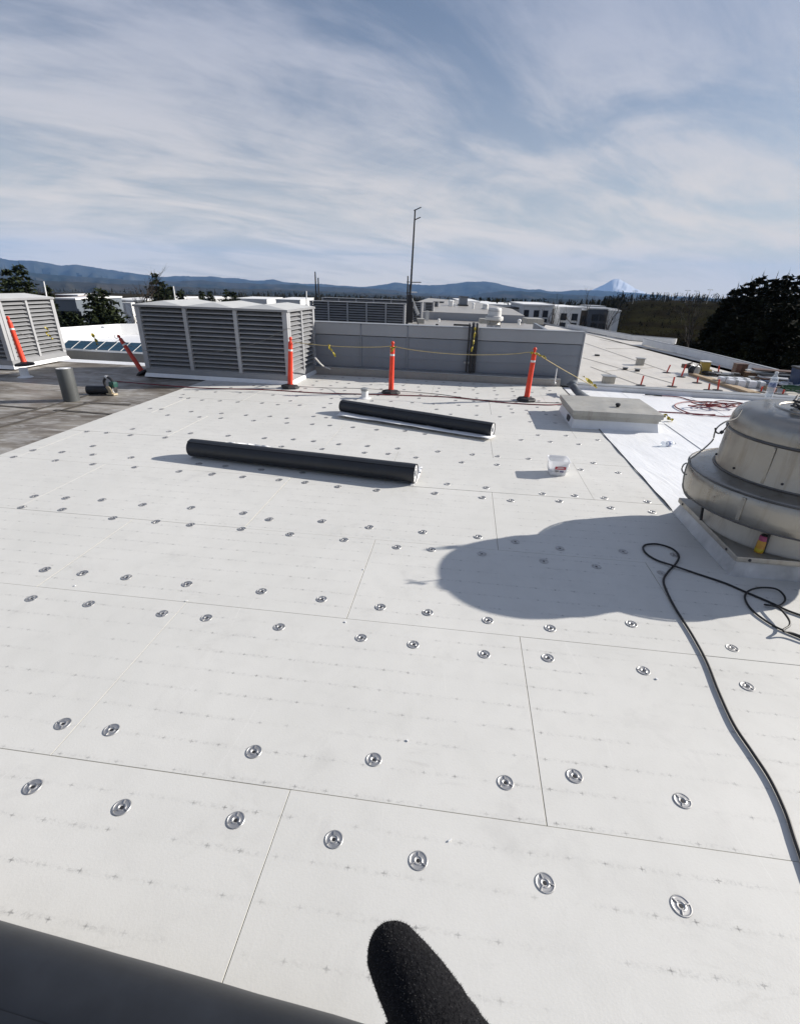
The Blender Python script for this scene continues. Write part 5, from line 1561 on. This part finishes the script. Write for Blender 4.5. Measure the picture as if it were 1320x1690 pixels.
def conifer(label, px, ytop, Y, h, r_, seed, leaf=.35, whorls=34, n_per=11, mat=None, shape=.9, name='conifer_tree', group=None, gap=.0, trunk=True, shift=0):
    tp_ = aty(px, ytop, Y)
    base = Vector((tp_.x, tp_.y, tp_.z - h))
    t = thing(name, label, 'tree', base, seed * 1.3, group)
    key = (h, r_, seed % 4, leaf, whorls, n_per, shape)
    if key not in tree_cache:
        vs, fs = conifer_mesh(h, r_, whorls, n_per, seed, leaf, shape=shape, gap=gap)
        mb = MB(); mb.add(vs, fs)
        me = bpy.data.meshes.new('crown'); me.from_pydata([tuple(v) for v in vs], [], fs); me.materials.append(mat or fol)
        tree_cache[key] = me
    link('crown', tree_cache[key], t)
    MB().tube([(0, 0, -1), (0.05, 0, h * .4), (0, 0.03, h * .9)], [h * .018 + .05, h * .012 + .03, .02], 7).build('trunk', bark, t)
    return t
GTD = 'dark trees behind the right parapet'
# big black stand of cedars on the right
lab = ['leftmost low dark tree at the edge of the black stand behind the right parapet', 'dark tree second from the left in the stand behind the right parapet', 'dark conifer with a ragged top, third from the left in the black stand', 'tall dark conifer left of the highest tops in the black stand', 'dark conifer with the highest pointed top in the black stand', 'dark conifer just right of the highest top in the stand', 'tall dark conifer near the right edge of the photo', 'dark conifer cut by the right edge of the photo', 'broad dark tree low in front of the stand', 'broad dark tree low in the stand above the brown cabinet', 'broad dark tree low in the stand above the bottle', 'broad dark tree low at the right edge above the blue bin',
       'dark tree filling the middle of the black stand', 'dark tree filling the right half of the black stand']
spec = [(1186, 515, 40, 9, 2.0), (1201, 492, 39, 11, 2.4), (1218, 471, 38, 12.5, 2.6), (1240, 462, 36, 13, 2.8), (1260, 452, 37, 13.5, 2.7), (1282, 455, 35, 13, 2.8), (1302, 450, 36, 13.5, 2.9), (1328, 449, 34, 13.5, 3.0),
        (1206, 535, 33, 8, 3.2), (1234, 515, 31, 9, 3.6), (1268, 500, 29, 10, 3.8), (1308, 492, 27, 10, 3.8), (1250, 482, 34, 11.5, 3.6), (1296, 472, 31, 12, 3.6)]
for i, ((px, yt, Y, h, r_), lb_) in enumerate(zip(spec, lab)):
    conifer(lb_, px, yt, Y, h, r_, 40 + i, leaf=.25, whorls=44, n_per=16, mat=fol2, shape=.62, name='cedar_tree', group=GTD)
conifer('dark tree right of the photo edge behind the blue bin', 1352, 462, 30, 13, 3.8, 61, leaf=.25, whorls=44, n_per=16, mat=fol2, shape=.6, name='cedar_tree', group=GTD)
# left side
conifer('broad dark conifer at the left edge behind the pale louvred house', 8, 441, 62, 13, 3.4, 3, leaf=.40, shape=.75)
conifer('dark spreading conifer second from the left edge', 31, 434, 60, 13.5, 3.6, 4, leaf=.40, shape=.8)
conifer('small conifer showing over the corner of the pale louvred house', 78, 473, 70, 10, 1.8, 5, leaf=.35)
conifer('dense dark conifer behind the white parapet between the louvred houses, taller of the pair', 166, 474, 58, 10, 3.2, 6, leaf=.36, shape=.55, whorls=30)
conifer('dense dark conifer leaning against the taller one behind the white parapet', 151, 479, 56, 9.5, 3.0, 7, leaf=.36, shape=.5, whorls=30)
conifer('low bushy conifer in front of the blue grey office', 118, 515, 52, 5.5, 2.6, 8, leaf=.36, shape=.5)
conifer('low bushy conifer right of the dense dark pair', 192, 521, 54, 5.0, 2.2, 9, leaf=.34, shape=.5)
conifer('tall pointed dark conifer over the left bay of the large louvred house', 254, 448, 88, 17, 5.0, 10, leaf=.38, shape=.75, whorls=44)
conifer('round dark conifer right of the tall pointed one', 268, 466, 90, 14, 4.0, 11, leaf=.45, shape=.6)
conifer('smaller dark conifer right of the round one', 281, 474, 92, 13, 3.4, 12, leaf=.45, shape=.7)
conifer('short dark conifer right of the white pole', 297, 477, 93, 13, 2.0, 13, leaf=.45, shape=.7)
conifer('left of two small dark conifers over the middle bay', 332, 479, 110, 12, 3.2, 14, leaf=.4)
conifer('right of two small dark conifers over the middle bay', 346, 480, 112, 12, 3.2, 15, leaf=.4)
conifer('left of two dark conifers over the right bay', 373, 477, 105, 13, 3.4, 16, leaf=.4, shape=.6)
conifer('right of two dark conifers over the right bay', 385, 479, 106, 13, 3.4, 17, leaf=.4, shape=.6)
# bare trees: forking twigs
twig = simple('bare_twigs', (.045, .034, .025), .9, var=.3)
def bare_tree(label, px, ytop, Y, h, spread, seed, name='bare_tree'):
    rr = random.Random(seed)
    tp_ = aty(px, ytop, Y)
    t = thing(name, label, 'tree', (tp_.x, tp_.y, tp_.z - h))
    mb = MB(); tw = MB()
    mb.tube([(0, 0, -.5), (.1, 0, h * .3), (0, .1, h * .6)], [.16, .12, .07], 6)
    def grow(p, d, L, r_, lev):
        q = p + d * L
        (mb if lev < 1 else tw).tube([p, (p + q) / 2 + Vector((rr.gauss(0, .05), rr.gauss(0, .05), 0)) * L, q], [r_, r_ * .8, r_ * .55], 3 if lev else 5)
        if lev >= 4: return
        for k in range(rr.choice((2, 3))):
            nd = (d + Vector((rr.gauss(0, .42) * spread, rr.gauss(0, .42) * spread, rr.uniform(.0, .35)))).normalized()
            grow(p.lerp(q, rr.uniform(.5, 1)), nd, L * rr.uniform(.55, .8), r_ * .55, lev + 1)
    for k in range(6):
        grow(Vector((0, 0, h * (.2 + .09 * k))), Vector((rr.gauss(0, .5) * spread, rr.gauss(0, .5) * spread, 1)).normalized(), h * .27, .07, 0)
    mb.build('trunk', twig, t); tw.build('crown', twig, t)
bare_tree('tall bare brown tree left of the large louvred house', 212, 462, 60, 11, 1.0, 1)
bare_tree('slim bare tree against the edge of the large louvred house', 224, 480, 62, 9.5, .9, 2)
bare_tree('bare tree before the brown block among the apartments', 917, 508, 84, 9, .8, 3)
bare_tree('bare tree before the slate apartment block', 968, 506, 88, 9, .8, 4)
bare_tree('bare tree at the right end of the slate apartment block', 1008, 512, 86, 8.5, .8, 5)
bare_tree('grey bare tree on the slope left of the black tree stand', 1152, 505, 62, 8, .9, 6)

# ---- distant woods and scrub that read as one mass
def wood(name, px0, px1, n, Yf, hf, leafmat, seed, wr=.32, base_px=None, spiky=.7, cards=22, leaf=.28):
    rr = random.Random(seed); vs = []; fs = []
    for i in range(n):
        px = rr.uniform(px0, px1); Y = Yf(rr); h = hf(rr)
        d = ray(px, 480); k = Y / d.y
        x, y = d.x * k, Y
        z = ground_z(x, y) - .5
        con = rr.random() < spiky
        w = h * (wr if con else wr * 1.5) * rr.uniform(.7, 1.2)
        for c in range(cards):
            f = rr.random() ** .8
            ring = w * ((1 - f) if con else math.sqrt(max(0, 1 - (2 * f - 1) ** 2)) * .9 + .1)
            a = rr.uniform(0, 6.28); q = ring * math.sqrt(rr.random())
            p = Vector((x + q * math.cos(a), y + q * math.sin(a), z + h * (.1 + .9 * f)))
            L = h * leaf * rr.uniform(.5, 1.1) * (1.1 - .6 * f)
            d1 = Vector((rr.gauss(0, 1), rr.gauss(0, 1), rr.gauss(.2, .6))).normalized() * L * .6
            d2 = Vector((rr.gauss(0, .5), rr.gauss(0, .5), 1)).normalized() * L
            o = len(vs); vs += [p - d1 * .5, p + d1 * .5, p + d2]; fs.append((o, o + 1, o + 2))
        if con:
            o = len(vs); vs += [Vector((x - w * .22, y, z + h * .5)), Vector((x + w * .22, y, z + h * .5)), Vector((x, y, z + h * 1.05)), Vector((x, y + w * .2, z + h * .45))]
            fs += [(o, o + 1, o + 2), (o + 1, o + 3, o + 2), (o + 3, o, o + 2)]
    me = bpy.data.meshes.new(name); me.from_pydata([tuple(v) for v in vs], [], fs); me.materials.append(leafmat)
    ob = link(name, me); tag(ob, kind='stuff'); return ob
wmat = simple('far_wood', (0.020, 0.027, 0.018), .9, var=.4, scale=.03, c2=(.055, .048, .034), spec=0.0, pos=True)
smat2 = simple('winter_scrub', (.006, .006, .004), .95, var=.4, scale=.08, c2=(.014, .012, .008), spec=0.0, pos=True)
wood('distant_wood', 20, 800, 700, lambda r: 500 + 1300 * r.random(), lambda r: r.uniform(4, 9), wmat, 1, cards=14, spiky=.3)
wood('distant_wood', 370, 700, 420, lambda r: 300 + 260 * r.random(), lambda r: r.uniform(3, 6.5), wmat, 2, cards=22, spiky=.5)
wood('wood_behind_apartments', 770, 1030, 330, lambda r: 150 + 170 * r.random(), lambda r: r.uniform(4, 7.5), wmat, 3, cards=40, spiky=.6)
wood('ridge_trees', 1000, 1330, 300, lambda r: 300 + 110 * r.random(), lambda r: r.uniform(2, 5.5), wmat, 4, cards=26, spiky=.75)
wood('hillside_scrub', 1000, 1240, 700, lambda r: 50 + 60 * r.random(), lambda r: r.uniform(.8, 2.4), smat2, 5, wr=.5, spiky=.0, cards=60, leaf=.22)
wood('hillside_scrub', 1010, 1260, 700, lambda r: 95 + 125 * r.random(), lambda r: r.uniform(.6, 1.8), smat2, 15, wr=.55, spiky=.05, cards=34, leaf=.24)
wood('hillside_scrub', 60, 250, 130, lambda r: 62 + 60 * r.random(), lambda r: r.uniform(1.0, 3.0), smat2, 6, wr=.5, spiky=.0, cards=50, leaf=.22)
# lamp posts on the ridge
for i, (px, yt) in enumerate(((1048, 480), (1100, 483), (1135, 479), (1150, 480), (1172, 478))):
    Y = 260
    d = ray(px, yt); k = Y / d.y
    b_ = Vector((d.x * k, Y, ground_z(d.x * k, Y))); tz = EYE + d.z * k
    t = thing('street_lamp', ['lamp post on the ridge right under the snow peak', 'lamp post on the ridge second from the left', 'lamp post on the ridge in the middle of the row', 'lamp post on the ridge fourth from the left', 'lamp post on the ridge nearest the black tree stand'][i], 'street lamp', b_, 0, 'lamp posts on the ridge')
    h = max(3, tz - b_.z)
    MB().tube([(0, 0, 0), (0, 0, h)], .08, 6).build('post', M['coping'], t)
    MB().tube([(-.9, 0, h), (0, 0, h + .1), (.9, 0, h)], .07, 6).build('arm', M['coping'], t)
    for s_ in (-1.0, 1.0): MB().bbox((s_, 0, h), (.5, .3, .18), .05).build('lamp_head', M['steel_dark'], t)

# ================================================================== GLOVED HAND
def capsule_chain(joints):
    return joints
def P(px, py, d): return Vector((0, 0, EYE)) + ray(px, py) * d
def skin_hand():
    bm = bmesh.new()
    def chain(pts):
        for (p, r0), (q, r1) in zip(pts, pts[1:]):
            n = max(2, int((q - p).length / (0.5 * min(r0, r1))))
            for k in range(n + 1):
                f = k / n
                bmesh.ops.create_uvsphere(bm, u_segments=14, v_segments=10, radius=r0 + (r1 - r0) * f, matrix=Matrix.Translation(p.lerp(q, f)))
    def pr(px, py, rp, d): return (P(px, py, d), rp * d / FPX)
    chain([(P(1040, 2240, .225), .031), (P(1000, 2180, .215), .029), (P(900, 2000, .19), .033), (P(845, 1900, .178), .026)])          # wrist and palm
    chain([pr(812, 1850, 92, .176), pr(760, 1762, 74, .178), pr(718, 1690, 66, .183), pr(690, 1642, 60, .187), pr(668, 1606, 53, .193), pr(652, 1580, 47, .198), pr(646, 1571, 40, .201)])   # index
    chain([(P(830, 1950, .186), .018), (P(740, 1880, .190), .0150), (P(690, 1795, .198), .0138), (P(668, 1742, .206), .0128), (P(700, 1800, .217), .0120)])   # middle, curled
    chain([(P(870, 2030, .196), .017), (P(770, 1985, .204), .0142), (P(715, 1905, .214), .0130), (P(715, 1885, .226), .0122), (P(765, 1935, .230), .0112)])   # ring
    chain([(P(910, 2090, .208), .015), (P(830, 2075, .217), .0125), (P(785, 2010, .229), .0115), (P(800, 1998, .238), .0108), (P(845, 2040, .238), .0098)])   # little
    chain([(P(960, 2020, .184), .020), (P(990, 1925, .178), .0155), (P(1000, 1845, .175), .0140), (P(975, 1800, .178), .0115)])                               # thumb
    me = bpy.data.meshes.new('hand'); bm.to_mesh(me); bm.free()
    ob = bpy.data.objects.new('hand', me); col.objects.link(ob)
    rm = ob.modifiers.new('fuse', 'REMESH'); rm.mode = 'VOXEL'; rm.voxel_size = 0.0013
    sm = ob.modifiers.new('soft', 'SMOOTH'); sm.iterations = 6; sm.factor = .5
    dg = bpy.context.evaluated_depsgraph_get()
    out = bpy.data.meshes.new_from_object(ob.evaluated_get(dg))
    bpy.data.objects.remove(ob)
    return out
hm_ = skin_hand()
org = P(690, 1650, .187)
hm_.transform(Matrix.Translation(-org))
glove, nt, b = new_mat('black_fleece')
oc = coords(nt)
fz = nnoise(nt, oc, 900, 4, .75)
nt.links.new(nmix(nt, nrange(nt, fz, .3, .75), (.004, .004, .005), (.022, .022, .024)), b.inputs['Base Color'])
b.inputs['Roughness'].default_value = .95
b.inputs['Specular IOR Level'].default_value = .08
bump(nt, b, nnoise(nt, oc, 700, 4, .7), .9, .0012)
hm_.materials.clear(); hm_.materials.append(glove)
for p_ in hm_.polygons: p_.use_smooth = True; p_.material_index = 0
hand = link('gloved_hand', hm_, None, org)
tag(hand, 'black fleece gloved hand with one finger reaching up into the bottom of the picture', 'gloved hand')
# fleece nap: short fibres on the finger
rr = random.Random(2)
vs = []; fs = []
hm_.calc_loop_triangles()
tris = [(t_.vertices[:], t_.normal.copy(), t_.area) for t_ in hm_.loop_triangles]
near = [t_ for t_ in tris if hm_.vertices[t_[0][0]].co.length < .085]
tot = sum(t_[2] for t_ in near)
NF = 26000
for (vi, nrm, ar) in near:
    nn_ = NF * ar / tot
    cnt = int(nn_) + (1 if rr.random() < nn_ - int(nn_) else 0)
    a, b_, c = (hm_.vertices[i].co for i in vi)
    for k in range(cnt):
        u, v = rr.random(), rr.random()
        if u + v > 1: u, v = 1 - u, 1 - v
        p = a + (b_ - a) * u + (c - a) * v
        d = (nrm + Vector((rr.gauss(0, .6), rr.gauss(0, .6), rr.gauss(0, .6)))).normalized() * rr.uniform(.0004, .0012)
        s_ = d.cross(Vector((rr.gauss(0, 1), rr.gauss(0, 1), rr.gauss(0, 1)))).normalized() * .00009
        o = len(vs); vs += [p - s_, p + s_, p + d]; fs.append((o, o + 1, o + 2))
nm = bpy.data.meshes.new('fleece_nap'); nm.from_pydata([tuple(v) for v in vs], [], fs)
nm.materials.append(simple('fleece_fibre', (.010, .010, .011), .9, var=.6, scale=900, c2=(.10, .10, .102), spec=.1))
fo = link('fleece_nap', nm, hand); fo['kind'] = 'stuff'
